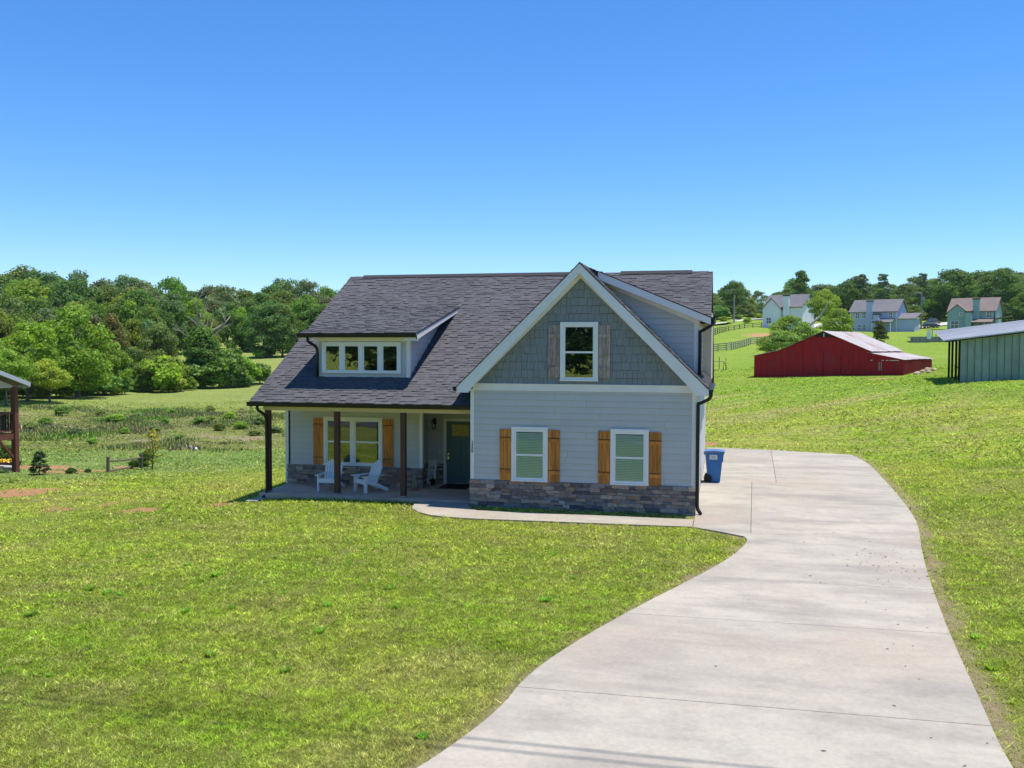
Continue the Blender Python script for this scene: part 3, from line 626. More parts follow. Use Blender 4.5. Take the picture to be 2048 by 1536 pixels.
MB().prism([(yc, main_z(yc)-.02), (YR, ZR-.03), (YR, ZR-.25), (yc, main_z(yc)-.22)], 'x', XR-.04, XR-.012).build('rake_board', MT['trim'], roof)
# front gable
gr = MB(); GL = math.hypot(W/2+XT, ZA-ZT)
gr.prism([(-XT, ZT), (W/2, ZA), (W/2, ZA-TH*1.4), (-XT, ZT-TH)], 'y', -OV+.012, 7.35)
gr.prism([(W+XT, ZT), (W/2, ZA), (W/2, ZA-TH*1.4), (W+XT, ZT-TH)], 'y', -OV+.012, 7.35)
groof = gr.build('gable_roof', MT['roofdeck'], HS)
vr = (-(W/2+XT)/GL, 0, (ZA-ZT)/GL)
shingles('shingle_courses', groof, (W+XT, -OV-.01, ZT), (0, 1, 0), vr, 2.0, GL, seed=42)
vl = ((W/2+XT)/GL, 0, (ZA-ZT)/GL)
shingles('shingle_courses', groof, (-XT, 7.3, ZT), (0, -1, 0), vl, 7.6, GL, lambda a, b: main_z(7.3-a) < ZT+b*vl[2]+.35, seed=43)
cap = MB()
for i in range(46):
    y = -OV-.01+i*.165; j = .004*(i % 2); cap.prism([(W/2-.12, ZA-.10+j), (W/2, ZA+.03+j), (W/2+.12, ZA-.10+j)], 'y', y, y+.175)
cap.build('ridge_cap', MT['shingle'], groof, fix=False, kind='stuff')
for s in (0, 1):
    f = (lambda p: (W-p[0], p[1])) if s else (lambda p: p)
    MB().prism([f(p) for p in [(-XT-.03, ZT-.035), (W/2, ZA-.01), (W/2, ZA-.285), (.12, ZT-.02), (.0, ZT-.19), (-XT-.03, ZT-.19)]], 'y', -OV-.012, -OV+.012).build('rake_board', MT['trim'], groof)
    MB().prism([f(p) for p in [(-XT-.0, ZT-.13), (W/2, ZA-.20), (W/2, ZA-.24), (0, ZT+.10), (-.02, ZT-.16), (-XT, ZT-.16)]], 'y', -OV+.012, .0).build('soffit', MT['trim'], groof)
MB().prism([(-XT-.03, ZT-.01), (W/2, ZA+.014), (W+XT+.03, ZT-.01), (W+XT+.03, ZT-.04), (W/2, ZA-.016), (-XT-.03, ZT-.04)], 'y', -OV-.022, -OV-.0125).build('drip_edge', MT['black'], groof)
# right shed dormer (on the far slope of the gable)
SX0, SZ0, SX1, SZ1, SY = W/2, ZA, 6.70, 5.37, 1.5
SP = (SZ0-SZ1)/(SX1-SX0)
sr = MB().prism([(SX0, SZ0+.01), (SX1, SZ1), (SX1, SZ1-.12), (SX0, SZ0-.14)], 'y', SY-.32, 7.6).build('shed_roof', MT['roofdeck'], HS)
shingles('shingle_courses', sr, (SX1, SY-.33, SZ1), (0, 1, 0), (-(SX1-SX0), 0, SZ0-SZ1), 6.5, math.hypot(SX1-SX0, SZ0-SZ1), lambda a, b: True, seed=44)
MB().prism([(SX0+.32, SZ0-SP*.32+.0), (SX1+.02, SZ1-.02), (SX1+.02, SZ1-.21), (SX0+.32, SZ0-SP*.32-.22)], 'y', SY-.345, SY-.32).build('rake_board', MT['trim'], sr)
MB().prism([(SX0+.30, SZ0-SP*.30+.025), (SX1+.03, SZ1+.012), (SX1+.03, SZ1-.015), (SX0+.30, SZ0-SP*.30-.0)], 'y', SY-.355, SY-.3455).build('drip_edge', MT['black'], sr)
MB().prism([(SX0+.2, SZ0-SP*.2-.2), (SX1-.0, SZ1-.17), (SX1, SZ1-.20), (SX0+.2, SZ0-SP*.2-.23)], 'y', SY-.32, SY).build('soffit', MT['trim'], sr)
def gz(x): return ZT+GP*(W+XT-x)
sw = MB().prism([(SX0+.1, SZ0-.2), (W-.02, SZ1+SP*(SX1-W)-.12), (W-.02, gz(W)-.3), (SX0+.1, gz(SX0+.1)-.3)], 'y', SY, 5).build('dormer_wall', MT['siding'], HS)
boards(sw, 3.3, W-.1, 3.4, 6.7, SY, seed=12, clipfn=lambda q: (lambda p: clip(p, -SP*-1*1.0, 1, SZ1+SP*SX1-.20) if len(p) >= 3 else p)(clip(q, SP, 1, SZ1+SP*SX1-.22)))
MB().prism([(SX0+.5, SZ0-SP*.5-.2), (W-.02, SZ1+SP*(SX1-W)-.2), (W-.02, SZ1+SP*(SX1-W)-.32), (SX0+.5, SZ0-SP*.5-.32)], 'y', SY-.035, SY).build('frieze_board', MT['trim'], sw)
MB().box(W-.11, W+.012, SY-.03, SY, 3.65, SZ1).box(W, W+.025, SY, SY+.1, 3.6, SZ1).build('corner_trim', MT['trim'], sw)
# cantilevered bay behind it
MB().box(6.34, 6.655, 7.2, 11, 3.35, 5.75).build('side_bay', MT['cream'], HS)
# front shed dormer with the row of four windows
DX0, DX1, DY, DZE = -5.42, -2.37, 1.42, 4.93
ytop = 5.62; dz = main_z(ytop); DXL, DXR = -5.86, -2.0
dr = MB().prism([(1.02, DZE), (ytop, dz+.03), (ytop, dz-.2), (1.02, DZE-.1)], 'x', DXL, DXR).build('dormer_roof', MT['roofdeck'], HS)
LL = math.hypot(ytop-1.02, dz-DZE); shingles('shingle_courses', dr, (DXL, 1.0, DZE), (1, 0, 0), (0, (ytop-1.02), (dz+.04-DZE)), DXR-DXL, LL, seed=45)
MB().prism([(1.0, DZE-.02), (ytop+.1, dz+.02), (ytop-.05, dz-.12), (1.0, DZE-.20)], 'x', DXR, DXR+.028).build('rake_board', MT['trim'], dr)
MB().prism([(1.0, DZE-.02), (ytop+.1, dz+.02), (ytop-.05, dz-.12), (1.0, DZE-.20)], 'x', DXL-.028, DXL).build('rake_board', MT['trim'], dr)
MB().prism([(.98, DZE+.01), (ytop+.1, dz+.045), (ytop+.1, dz+.022), (.98, DZE-.018)], 'x', DXR+.02, DXR+.04).build('drip_edge', MT['black'], dr)
MB().box(DXL+.01, DXR-.01, 1.05, 1.45, DZE-.16, DZE-.13).build('soffit', MT['trim'], dr)
MB().box(DXR-.4, DXR+.03, 1.0, 1.08, DZE-.23, DZE-.10).build('eave_return', MT['trim'], dr)
dw = MB().prism([(DY, 3.3), (DY, DZE), (5.4, dz-.1), (5.4, 5.3)], 'x', DX0, DX1).build('dormer_wall', MT['siding'], HS)
boards(dw, DX0+.02, DX1-.09, 3.5, 4.68, DY, seed=13)
boards(dw, DY+.06, 5.2, 3.55, 5.8, DX1, axis='x', seed=14, clipfn=lambda q: (lambda p: clip(p, -(dz-DZE)/(ytop-1.02), 1, DZE-.16-(dz-DZE)/(ytop-1.02)*1.02) if len(p) >= 3 else p)(clip(q, MP, -1, -(ZE-MP*YE)+.0)))
MB().box(DX0-.02, DX1+.03, DY-.04, DY, 4.68, 4.80).build('frieze_board', MT['trim'], dw)
MB().box(DX1-.09, DX1+.028, DY-.03, DY, 3.5, 4.7).box(DX1+.0, DX1+.028, DY, DY+.09, 3.52, 4.7).build('corner_trim', MT['trim'], dw)
MB().box(DX0-.02, DX0+.05, DY-.03, DY, 3.5, 4.7).build('corner_trim', MT['trim'], dw)
# --- gutters and downspouts
def gutter_x(parent, x0, x1, y, z, h=.12, d=.12): return MB().prism([(y, z), (y+d, z), (y+d, z-h), (y+.035, z-h), (y+.008, z-h*.5)], 'x', x0, x1).build('gutter', MT['black'], parent)
gutter_x(roof, XL-.03, -.03, YE-.10, ZE-.0, .13)
gutter_x(dr, DXL-.03, DXR-.0, .90, DZE-.005, .125)
def gutter_y(parent, y0, y1, x, z, s=1, h=.12, d=.12): return MB().prism([(x+s*d, z), (x, z), (x, z-h), (x+s*(d-.035), z-h), (x+s*(d-.008), z-h*.5)], 'y', y0, y1).build('gutter', MT['black'], parent)
gutter_y(groof, -OV-.02, 4.5, W+XT+.03, ZT-.03)
gutter_y(groof, -OV-.02, 1.1, -XT-.03, ZT-.03, -1)
gutter_y(sr, SY-.34, 4.6, SX1+.02, SZ1-.0, 1)
def smooth_path(pts, k=4):
    P = [Vector(p) for p in pts]; out = [P[0]]
    for i in range(1, len(P)-1):
        a = P[i]+(P[i-1]-P[i]).normalized()*min(.09, (P[i-1]-P[i]).length*.45); b = P[i]+(P[i+1]-P[i]).normalized()*min(.09, (P[i+1]-P[i]).length*.45)
        for j in range(k+1): t = j/k; out.append(a*(1-t)**2+P[i]*2*t*(1-t)+b*t*t)
    return out+[P[-1]]
def spout(parent, pts, r=.042): return MB().tube(smooth_path(pts), r, 8).build('downspout', MT['black'], parent, smooth=True)
spout(groof, [(W+XT+.09, -.22, ZT-.12), (W+XT+.07, -.2, ZT-.27), (W+.10, -.09, ZT-.42), (W+.065, -.07, 3.0), (W+.065, -.07, .12), (W+.17, -.17, -.02)], .05)
spout(sr, [(SX1+.08, SY-.26, SZ1-.1), (SX1+.06, SY-.24, SZ1-.22), (W+.07, SY-.07, SZ1-.40), (W+.06, SY-.07, 5.0), (W+.06, SY-.07, gz(W+.06)+.06)], .05)
spout(roof, [(-6.78, .02, ZE-.12), (-6.78, .03, ZE-.24), (-6.66, .30, ZE-.42), (-6.65, .345, 2.2), (-6.65, .345, .02), (-6.72, .1, -.24), (-6.75, -.05, -.27)], .045)
spout(dr, [(DX0-.14, .96, DZE-.12), (DX0-.14, 1.0, DZE-.26), (DX0+.0, 1.33, DZE-.42), (DX0+.02, 1.35, 4.3), (DX0+.02, 1.35, main_z(1.35)+.05)], .045)
# --- porch: floor, beam, ceiling, posts
pf = MB().prism([(-6.85, .22), (.0, .22), (.0, YD+.02), (-6.85, YD+.02)], 'z', -.32, .0).build('porch_floor', MT['porch'], HS, bevel=.01)
MB().box(-6.76, -.0, .36, .56, 2.55, 2.685).build('porch_beam', MT['cream'], HS)
MB().box(-6.76, -6.56, .56, YP, 2.55, 2.685).build('porch_beam', MT['cream'], HS)
MB().box(-6.9, .01, .10, YD, 2.69, 2.72).build('porch_ceiling', MT['ceiling'], HS)
for x in (-6.65, -4.36, -2.23):
    p = MB().box(x-.078, x+.078, .39, .546, .05, 2.55).build('porch_post', MT['post'], HS, bevel=.008); MB().box(x-.09, x+.09, .375, .56, .0, .05).build('post_base', MT['concrete'], p)
MB().box(-2.335, -2.22, YP-.035, YP, .64, 2.6).box(-2.235, -2.215, YP-.035, YP+.06, .64, 2.6).build('corner_trim', MT['trim'], porchw)
MB().box(-6.99, -6.88, YP-.035, YP, .0, 2.6).build('corner_trim', MT['trim'], porchw)
# --- windows
def window(parent, x0, x1, z0, z1, y, cols=1, rail=True, tw=.10, blind=False, glass='glass', sill=True):
    """casing outer x0..x1, z0..z1 on the plane y (facing -y)"""
    c = MB(); d = .052
    c.box(x0, x0+tw, y-d, y, z0, z1).box(x1-tw, x1, y-d, y, z0, z1).box(x0+tw, x1-tw, y-d, y, z1-tw, z1).box(x0+tw, x1-tw, y-d, y, z0, z0+tw*.55)
    if sill: c.box(x0-.012, x1+.012, y-d-.018, y-d+.01, z0-.008, z0+.035)
    win = c.build('window', MT['vinyl'], parent, bevel=.004)
    gx0, gx1, gz0, gz1 = x0+tw, x1-tw, z0+tw*.55, z1-tw; mull = .11 if cols == 2 else .105
    wcol = (gx1-gx0-mull*(cols-1))/cols
    for i in range(cols):
        a = gx0+i*(wcol+mull); b = a+wcol; s = .045
        if i: MB().box(a-mull, a, y-.047, y, gz0, gz1).build('mullion', MT['vinyl'], win)
        f = MB().box(a, a+s, y-.038, y, gz0, gz1).box(b-s, b, y-.038, y, gz0, gz1).box(a+s, b-s, y-.038, y, gz1-s, gz1).box(a+s, b-s, y-.038, y, gz0, gz0+s)
        zm = (gz0+gz1)/2
        if rail: f.box(a+s, b-s, y-.042, y, zm-.027, zm+.027)
        f.build('sash', MT['vinyl'], win)
        for q0, q1 in (((zm+.027, gz1-s), (gz0+s, zm-.027)) if rail else ((gz0+s, gz1-s),)):
            MB().box(a+s, b-s, y-.030, y-.027, q0, q1).build('pane', MT[glass], win)
        MB().box(a+.01, b-.01, y-.0225, y-.0205, gz0+.01, gz1-.01).build('painted_room_dark', MT['dark'], win)  # flat dark sheet painted as the unlit room behind the glass
        if blind:
            m = MB(); zz = gz0+s
            while zz < gz1-s-.03:
                m.prism([(y-.0262, zz), (y-.0232, zz), (y-.0232, zz+.036), (y-.0245, zz+.040)], 'x', a+s+.004, b-s-.004); zz += .046
            m.build('blind', MT['blind'], win, fix=True, kind='stuff')
    return win
def shutter(parent, x0, x1, z0, z1, y, mat, z_b1, z_b2, n=3):
    w_ = (x1-x0)/n; s = MB().box(x0+.01, x1-.01, y-.012, y, z0+.01, z1-.01).build('shutter', MT['hinge'] if mat == 'cedar' else MT['weathered'], parent)
    for i in range(n): MB().box(x0+i*w_+.003, x0+(i+1)*w_-.003, y-.034, y-.012, z0+random.uniform(-.006, .006), z1+random.uniform(-.006, .006)).build('plank', MT[mat], s, bevel=.003)
    for zb in (z_b1, z_b2):
        MB().box(x0+.002, x1-.002, y-.056, y-.034, zb-.055, zb+.045).build('batten', MT[mat], s, bevel=.003)
        if mat == 'cedar': MB().box(x0+.003, x1-.003, y-.044, y-.034, zb+.045, zb+.068).build('stain_line', MT['hinge'], s)
for x in (1.208, 4.041):
    window(bump, x, x+1.058, .695, 2.248, -.02, blind=True, glass='clear')
    for a in (x-.345, x+1.066): shutter(bump, a, a+.335, .70, 2.18, -.02, 'cedar', 1.88, .97)
window(bump, 2.61, 3.68, 3.57, 5.22, -.028)
shutter(bump, 2.27, 2.60, 3.65, 5.13, -.028, 'weathered', 4.84, 3.92); shutter(bump, 3.69, 4.02, 3.65, 5.13, -.028, 'weathered', 4.84, 3.92)
window(porchw, -5.62, -3.58, .66, 2.24, YP-.02, cols=2)
shutter(porchw, -5.985, -5.63, .66, 2.18, YP-.02, 'cedar', 1.93, .84); shutter(porchw, -3.57, -3.21, .66, 2.18, YP-.02, 'cedar', 1.93, .84)
window(dw, -5.25, -2.63, 3.68, 4.66, DY-.02, cols=4, rail=False, tw=.09, sill=False)
# --- front door
dc = MB().box(-1.925, -1.825, YD-.04, YD, .0, 2.15).box(-.86, -.76, YD-.04, YD, 0, 2.15).box(-1.925, -.76, YD-.045, YD, 2.06, 2.15).build('door_casing', MT['trim'], porchw)
fd = MB().box(-1.822, -.862, YD-.022, YD, .03, 2.055)
for a, b in ((-1.70, -1.36), (-1.32, -.98)): fd.box(a, a+.012, YD-.032, YD-.022, .2, 1.44).box(b-.012, b, YD-.032, YD-.022, .2, 1.44).box(a, b, YD-.032, YD-.022, .2, .212).box(a, b, YD-.032, YD-.022, 1.43, 1.442)
fd = fd.build('front_door', MT['door'], HS)
MB().box(-1.63, -1.06, YD-.03, YD-.02, 1.57, 1.95).build('door_light', MT['lite'], fd)
k = MB().lathe([(.03, 0), (.03, .01), (.012, .02), (.012, .05), (.028, .06), (.03, .08), (.012, .092)], n=12).build('door_knob', MT['brass'], fd, smooth=True); k.location = (-1.76, YD-.02, .92); k.rotation_euler = (math.pi/2, 0, 0)
k = MB().lathe([(.03, 0), (.03, .02), (.012, .03)], n=12).build('deadbolt', MT['brass'], fd, smooth=True); k.location = (-1.76, YD-.02, 1.07); k.rotation_euler = (math.pi/2, 0, 0)
k = MB().box(-1.785, -1.735, YD-.034, YD-.02, .80, 1.0).build('door_plate', MT['nickel'], fd)
MB().box(-1.83, -.85, YD-.10, YD, .0, .03).build('threshold', MT['nickel'], porchw)
MB().box(-2.07, -2.03, YD-.03, YD-.019, 1.0, 1.08).build('doorbell', MT['white'], porchw)
# wall lantern
ln = MB().box(-2.275, -2.175, YD-.05, YD-.02, 1.95, 2.15).tube([(-2.225, YD-.05, 2.1), (-2.225, YD-.10, 2.16), (-2.225, YD-.14, 2.12)], .012, 6).lathe([(.005, 2.14), (.03, 2.12), (.085, 2.06), (.075, 2.05)], (-2.225, YD-.14, 0), 6).lathe([(.06, 1.80), (.07, 1.82), (.045, 1.83)], (-2.225, YD-.14, 0), 6)
for i in range(6): t = i*math.pi/3; ln.tube([(-2.225+.062*math.cos(t), YD-.14+.062*math.sin(t), 1.82), (-2.225+.075*math.cos(t), YD-.14+.075*math.sin(t), 2.055)], .007, 4)
ln = ln.build('wall_lantern', MT['black'], HS); MB().lathe([(.03, 1.83), (.032, 1.93), (.012, 1.96)], (-2.225, YD-.14, 0), 8).build('bulb', MT['label'], ln)
# house numbers down the corner board
def text_mesh(s, size, extr):
    c = bpy.data.curves.new('lettering', 'FONT'); c.body = s; c.size = size; c.extrude = extr; c.align_x = 'CENTER'; c.align_y = 'CENTER'
    o = bpy.data.objects.new('lettering', c); COL.objects.link(o); bpy.context.view_layer.update()
    me = bpy.data.meshes.new_from_object(o.evaluated_get(bpy.context.evaluated_depsgraph_get())); bpy.data.objects.remove(o); return me
def lettering(s, size, loc, rot, mat, parent, name='lettering', extr=.002):
    me = text_mesh(s, size, extr); me.materials.clear(); o = link(name, me, mat, parent); o.location = loc; o.rotation_euler = rot; return o
for i, ch in enumerate('2488'): lettering(ch, .115, (.042, -.034, 1.765-i*.087), (math.pi/2, 0, 0), MT['ink'], bump, 'house_number', .004)
MB().box(6.36, 6.47, .5, .62, 2.35, 2.55).build('wall_light', MT['white'], HS)

# ================================================================== things on and around the porch
def adirondack(label, loc, rot, group='porch chairs'):
    t = thing('adirondack_chair', label, 'chair', loc, rot, group); C = MT['chair']     # local: seat faces -y
    for sx in (-1, 1):
        MB().box(sx*.285-.02, sx*.285+.02, -.38, -.27, 0, .50).build('leg', C, t, bevel=.004)
        m = MB(); m.prism([(-.30, .30), (-.30, .40), (.15, .26), (.50, .09), (.53, .0), (.44, .0), (.05, .18)], 'x', sx*.255-.018, sx*.255+.018); m.build('side_rail', C, t, bevel=.004)
        MB().prism([(-.46, -.075), (-.40, -.085), (.22, -.055), (.34, -.03), (.34, .03), (.22, .05), (-.40, .07), (-.46, .06)], 'z', .50, .525)
        a = MB().prism([(sx*.29+p, q) for p, q in ((-.07, -.45), (.07, -.45), (.075, -.1), (.05, .30), (-.04, .30), (-.065, -.1))], 'z', .50, .523); a.build('armrest', C, t, bevel=.004)
        MB().prism([(-.28, .35), (-.28, .50), (-.14, .50)], 'x', sx*.285-.012, sx*.285+.012).build('arm_bracket', C, t)
    for i in range(5):
        y0 = -.36+i*.092; z0 = .385-i*.028; MB().obox((0, y0+.04, z0+.012), (.52, .084, .02), Matrix.Rotation(-.29, 3, 'X')).build('seat_slat', C, t, bevel=.003)
    MB().box(-.275, .275, -.40, -.378, .28, .40).build('apron', C, t, bevel=.003)
    R = Matrix.Rotation(-.42, 3, 'X')
    tops = [.60, .70, .76, .78, .76, .70, .60]
    for i in range(7):
        x = (i-3)*.079; h = tops[i]; fan = (i-3)*.006; n = 6
        poly = [(x-.031, 0), (x+.031, 0), (x+.033+fan, h-.03), (x+.02+fan, h-.004), (x+fan, h+.004), (x-.02+fan, h-.004), (x-.033+fan, h-.03)]
        m = MB(); k = len(poly); vs = [R@Vector((p, -.011, q))+Vector((0, .06, .24)) for p, q in poly]+[R@Vector((p, .011, q))+Vector((0, .06, .24)) for p, q in poly]
        m.add(vs, [tuple(range(k)), tuple(range(k, 2*k))[::-1]]+[(j, (j+1) % k, k+(j+1) % k, k+j) for j in range(k)]); m.build('back_slat', C, t)
    for h in (.12, .40, .58): MB().obox(R@Vector((0, .024, h))+Vector((0, .06, .24)), (.54 if h < .5 else .5, .025, .06), R).build('back_brace', C, t)
    return t
adirondack('white Adirondack chair facing straight out below the porch window', (-4.93, 1.27, 0), .04)
adirondack('white Adirondack chair turned at an angle between the middle and last porch posts', (-3.66, 1.32, 0), -.62)
sg = thing('home_sign', 'tall pale leaning board sign lettered HOME beside the front door', 'sign', (-2.27, 3.22, 0), 0)
R = Matrix.Rotation(-.30, 3, 'X'); R4 = R.to_4x4()
sb = MB().obox(R@Vector((0, 0, .40)), (.30, .022, .80), R).build('board', MT['sign'], sg, bevel=.003)
for ch, h in (('H', .53), ('M', .25), ('E', .11)):
    lettering(ch, .17, R@Vector((0, -.0125, h)), (math.pi/2-.30, 0, 0), MT['ink'], sb, 'letter', .001)
rg = MB(); rg.tube([R@Vector((.05*math.cos(a), -.016, .39+.05*math.sin(a))) for a in np.linspace(0, 2*math.pi, 13)], .009, 5); rg.build('wreath', MT['greyfence'], sb)
st = thing('garden_statue', 'small beige cast stone seated dog statue on a terracotta base', 'statue', (-2.36, 1.9, 0), .2)
MB().lathe([(.10, 0), (.115, .02), (.10, .06), (.06, .085)], n=12).build('base', MT['terracotta'], st)
m = MB(); m.sphere((0, .03, .17), (.075, .085, .11)); m.sphere((0, .0, .29), (.062, .06, .10)); m.sphere((0, -.02, .43), (.062, .065, .065)); m.sphere((0, -.085, .415), (.03, .045, .028)); m.tube([(0, -.0, .34), (0, -.01, .42)], [.05, .045], 8)
for s in (-1, 1): m.tube([(s*.04, -.05, .30), (s*.042, -.075, .18), (s*.042, -.085, .08)], [.03, .022, .026], 7).sphere((s*.07, -.01, .14), (.04, .07, .06), 8, 5).sphere((s*.062, .0, .43), (.015, .03, .05), 8, 5).sphere((s*.042, -.1, .085), (.027, .04, .02), 8, 5)
body = m.build('body', MT['statue'], st, smooth=True); rmod = body.modifiers.new('remesh', 'REMESH'); rmod.mode = 'VOXEL'; rmod.voxel_size = .012
dm = MB().box(-1.75, -.82, 2.35, 3.35, .002, .016)
tag(dm.build('doormat', MT['mat'], None, bevel=.004), 'black rectangular doormat lying before the teal front door', 'doormat')
pl = thing('potted_plant', 'dark leafy potted plant standing against the foot of the HOME sign', 'plant', (-2.13, 3.0, 0)); MB().lathe([(.06, 0), (.085, .13), (.09, .14), (.08, .14), (.075, .11)], n=12).build('pot', MT['black'], pl)
m = MB(); rr = random.Random(4)
for i in range(46):
    a, e = rr.uniform(0, 6.28), rr.uniform(.2, 1.4); d = Vector((math.cos(a)*math.cos(e), math.sin(a)*math.cos(e), math.sin(e))); l = rr.uniform(.08, .16); b = Vector((0, 0, .11)); s = d.orthogonal().normalized()*.022
    m.add([b, b+d*l*.5+s, b+d*l, b+d*l*.5-s], [(0, 1, 2, 3)])
f = m.build('foliage', MT['leaf'], pl, fix=False); f.color = (.02, .04, .015, 1)
sp = MB().prism([(-6.95, -.42), (-6.58, -.42), (-6.62, .18), (-6.88, .18)], 'z', H(-6.7, -.2)-.03, H(-6.7, -.2)+.04)
tag(sp.build('splash_block', MT['greystone'], None, bevel=.015), 'grey concrete splash block below the porch downspout', 'splash block')
# wheeled bin beside the garage wall
bn = thing('wheeled_bin', 'blue wheeled rubbish bin with white label standing against the side wall', 'bin', (6.80, 6.35, -.045), 0)
m = MB(); lv = [(0.0, .19, .20), (.03, .205, .215), (.70, .27, .265), (.701, .30, .28), (.95, .315, .29), (.96, .33, .30), (1.0, .33, .30)]
vs = []
for z, hx, hy in lv:
    for sx, sy in ((-1, -1), (1, -1), (1, 1), (-1, 1)):
        vs.append((sx*hx if sx > 0 else -min(hx, .235+z*.05), sy*hy, z))
m.add(vs, [(0, 3, 2, 1)]+[(4*i+k, 4*i+(k+1) % 4, 4*i+4+(k+1) % 4, 4*i+4+k) for i in range(len(lv)-1) for k in range(4)]+[tuple(range(4*len(lv)-4, 4*len(lv)))])
m.build('body', MT['binblue'], bn, bevel=.02)
m = MB().prism([(-.33, 1.0), (.35, 1.0), (.36, 1.03), (.33, 1.06), (.05, 1.085), (-.25, 1.07), (-.33, 1.045)], 'y', -.315, .315); m.build('lid', MT['binlid'], bn, bevel=.012)
MB().tube([(-.33, -.25, .98), (-.33, .25, .98)], .018, 8).tube([(-.30, -.25, .92), (-.33, -.25, .98)], .014, 6).tube([(-.30, .25, .92), (-.33, .25, .98)], .014, 6).build('handle', MT['black'], bn)
for sy in (-1, 1):
    k = MB().lathe([(.03, -.03), (.12, -.03), (.135, -.02), (.135, .02), (.12, .03), (.03, .03)], n=20).build('wheel', MT['rubber'], bn, smooth=False); k.location = (-.20, sy*.25, .136); k.rotation_euler = (math.pi/2, 0, 0)
lb = MB().obox((-.02, -.2925, .86), (.25, .004, .16), Matrix.Rotation(-.04, 3, 'X')).build('label_plate', MT['label'], bn)
for s, size, z in (('Carter', .06, .90), ('Waste', .05, .855)): lettering(s, size, (-.02, -.2965, z), (math.pi/2-.04, 0, 0), MT['ink'], lb, 'lettering', .0006)
for i, (a, b) in enumerate(((-.115, -.06), (-.045, .005), (.02, .075))): MB().box(a, b, -.2975, -.2955, .796, .812).build('printed_line', MT['ink'], lb)
# leaf litter and stains on the drive
m = MB(); rr = random.Random(17)
for i in range(105):
    x, y = rr.gauss(9.6, 1.1), rr.uniform(-15, 6)
    if i < 50: x, y = rr.gauss(10.6, .45), rr.gauss(-5.2, 1.0)
    if not inpoly(np.array([x]), np.array([y]), DRIVE)[0]: continue
    s = rr.uniform(.012, .04); a = rr.uniform(0, 6.28); c, sn = math.cos(a)*s, math.sin(a)*s
    m.add([(x-c, y-sn, -.043), (x+sn*.5, y-c*.5, -.036), (x+c, y+sn, -.041), (x-sn*.5, y+c*.5, -.038)], [(0, 1, 2, 3)])
lo = m.build('leaf_litter', MT['litter'], None, fix=False, kind='stuff'); lo['label'] = 'scattered dry leaves and grit on the driveway'
# power line over the drive entrance (its shadow crosses the concrete)
for y0, z0 in ((-14.18, 11.5), (-14.36, 11.9)):
    pts = [(x, y0, z0+((x-6)/30)**2*.9) for x in np.linspace(-26, 38, 17)]
    tag(MB().tube(pts, .018, 6).build('power_cable', MT['cable'], None), 'black overhead power cable crossing above the driveway mouth', 'cable', 'overhead power cables')
for x, lab in ((-26.2, 'wooden utility pole carrying the overhead cables past the lawn'), (38.2, 'wooden utility pole carrying the overhead cables beyond the driveway')):
    p = thing('utility_pole', lab, 'utility pole', (x, -14.27, H(x, -14.27)-.3)); MB().tube([(0, 0, 0), (0, 0, 13.6)], [.16, .11], 10).build('pole', MT['wood'], p, smooth=True); MB().box(-.06, .06, -1, 1, 12.6, 12.75).build('crossarm', MT['wood'], p)

# weed clumps standing above the mown grass
m = MB(); rr = random.Random(23)
for i in range(60):
    a = rr.uniform(0, 6.28); r = abs(rr.gauss(0, .034)); b = Vector((math.cos(a)*r*1.5, math.sin(a)*r*.8, 0)); l = rr.uniform(.05, .13); d = Vector((math.cos(a)*.7+rr.uniform(-.3, .3), math.sin(a)*.7+rr.uniform(-.3, .3), 1)).normalized(); s = Vector((-math.sin(a), math.cos(a), 0))*.011
    m.add([b-s, b+s, b+d*l*.6+s*.9+Vector((0, 0, .0)), b+d*l, b+d*l*.6-s*.9], [(0, 1, 2, 3, 4)])
wm = m.mesh('weed_clump', False); wm.materials.append(MT['leaf'])
for i, (a, b) in enumerate([(165, 1113), (300, 1118), (375, 1135), (90, 1163), (180, 1183), (215, 1190), (305, 1160), (430, 1155), (370, 1232), (465, 1223), (545, 1226), (655, 1213), (550, 1120), (565, 1190), (780, 1182), (795, 1216), (1000, 1288), (1090, 1210), (1110, 1115), (1145, 1157), (100, 1360), (420, 1318), (570, 1355), (1965, 1300), (1985, 1345), (1950, 1280), (240, 1190), (60, 1235), (640, 1270), (845, 1490)]):
    p = hit(a, b); o = bpy.data.objects.new('weed_clump', wm); COL.objects.link(o); o.location = (p.x, p.y, H(p.x, p.y)); o.rotation_euler = (0, 0, i*1.3); k = .6+.75*((i*37) % 10)/10; o.scale = (k*1.05, k, k*.85); o.color = (.17, .27+.03*(i % 3), .04, 1)
    tag(o, 'coarse dark green weed clump standing up from the lawn', 'weeds', 'weed clumps in the lawn')

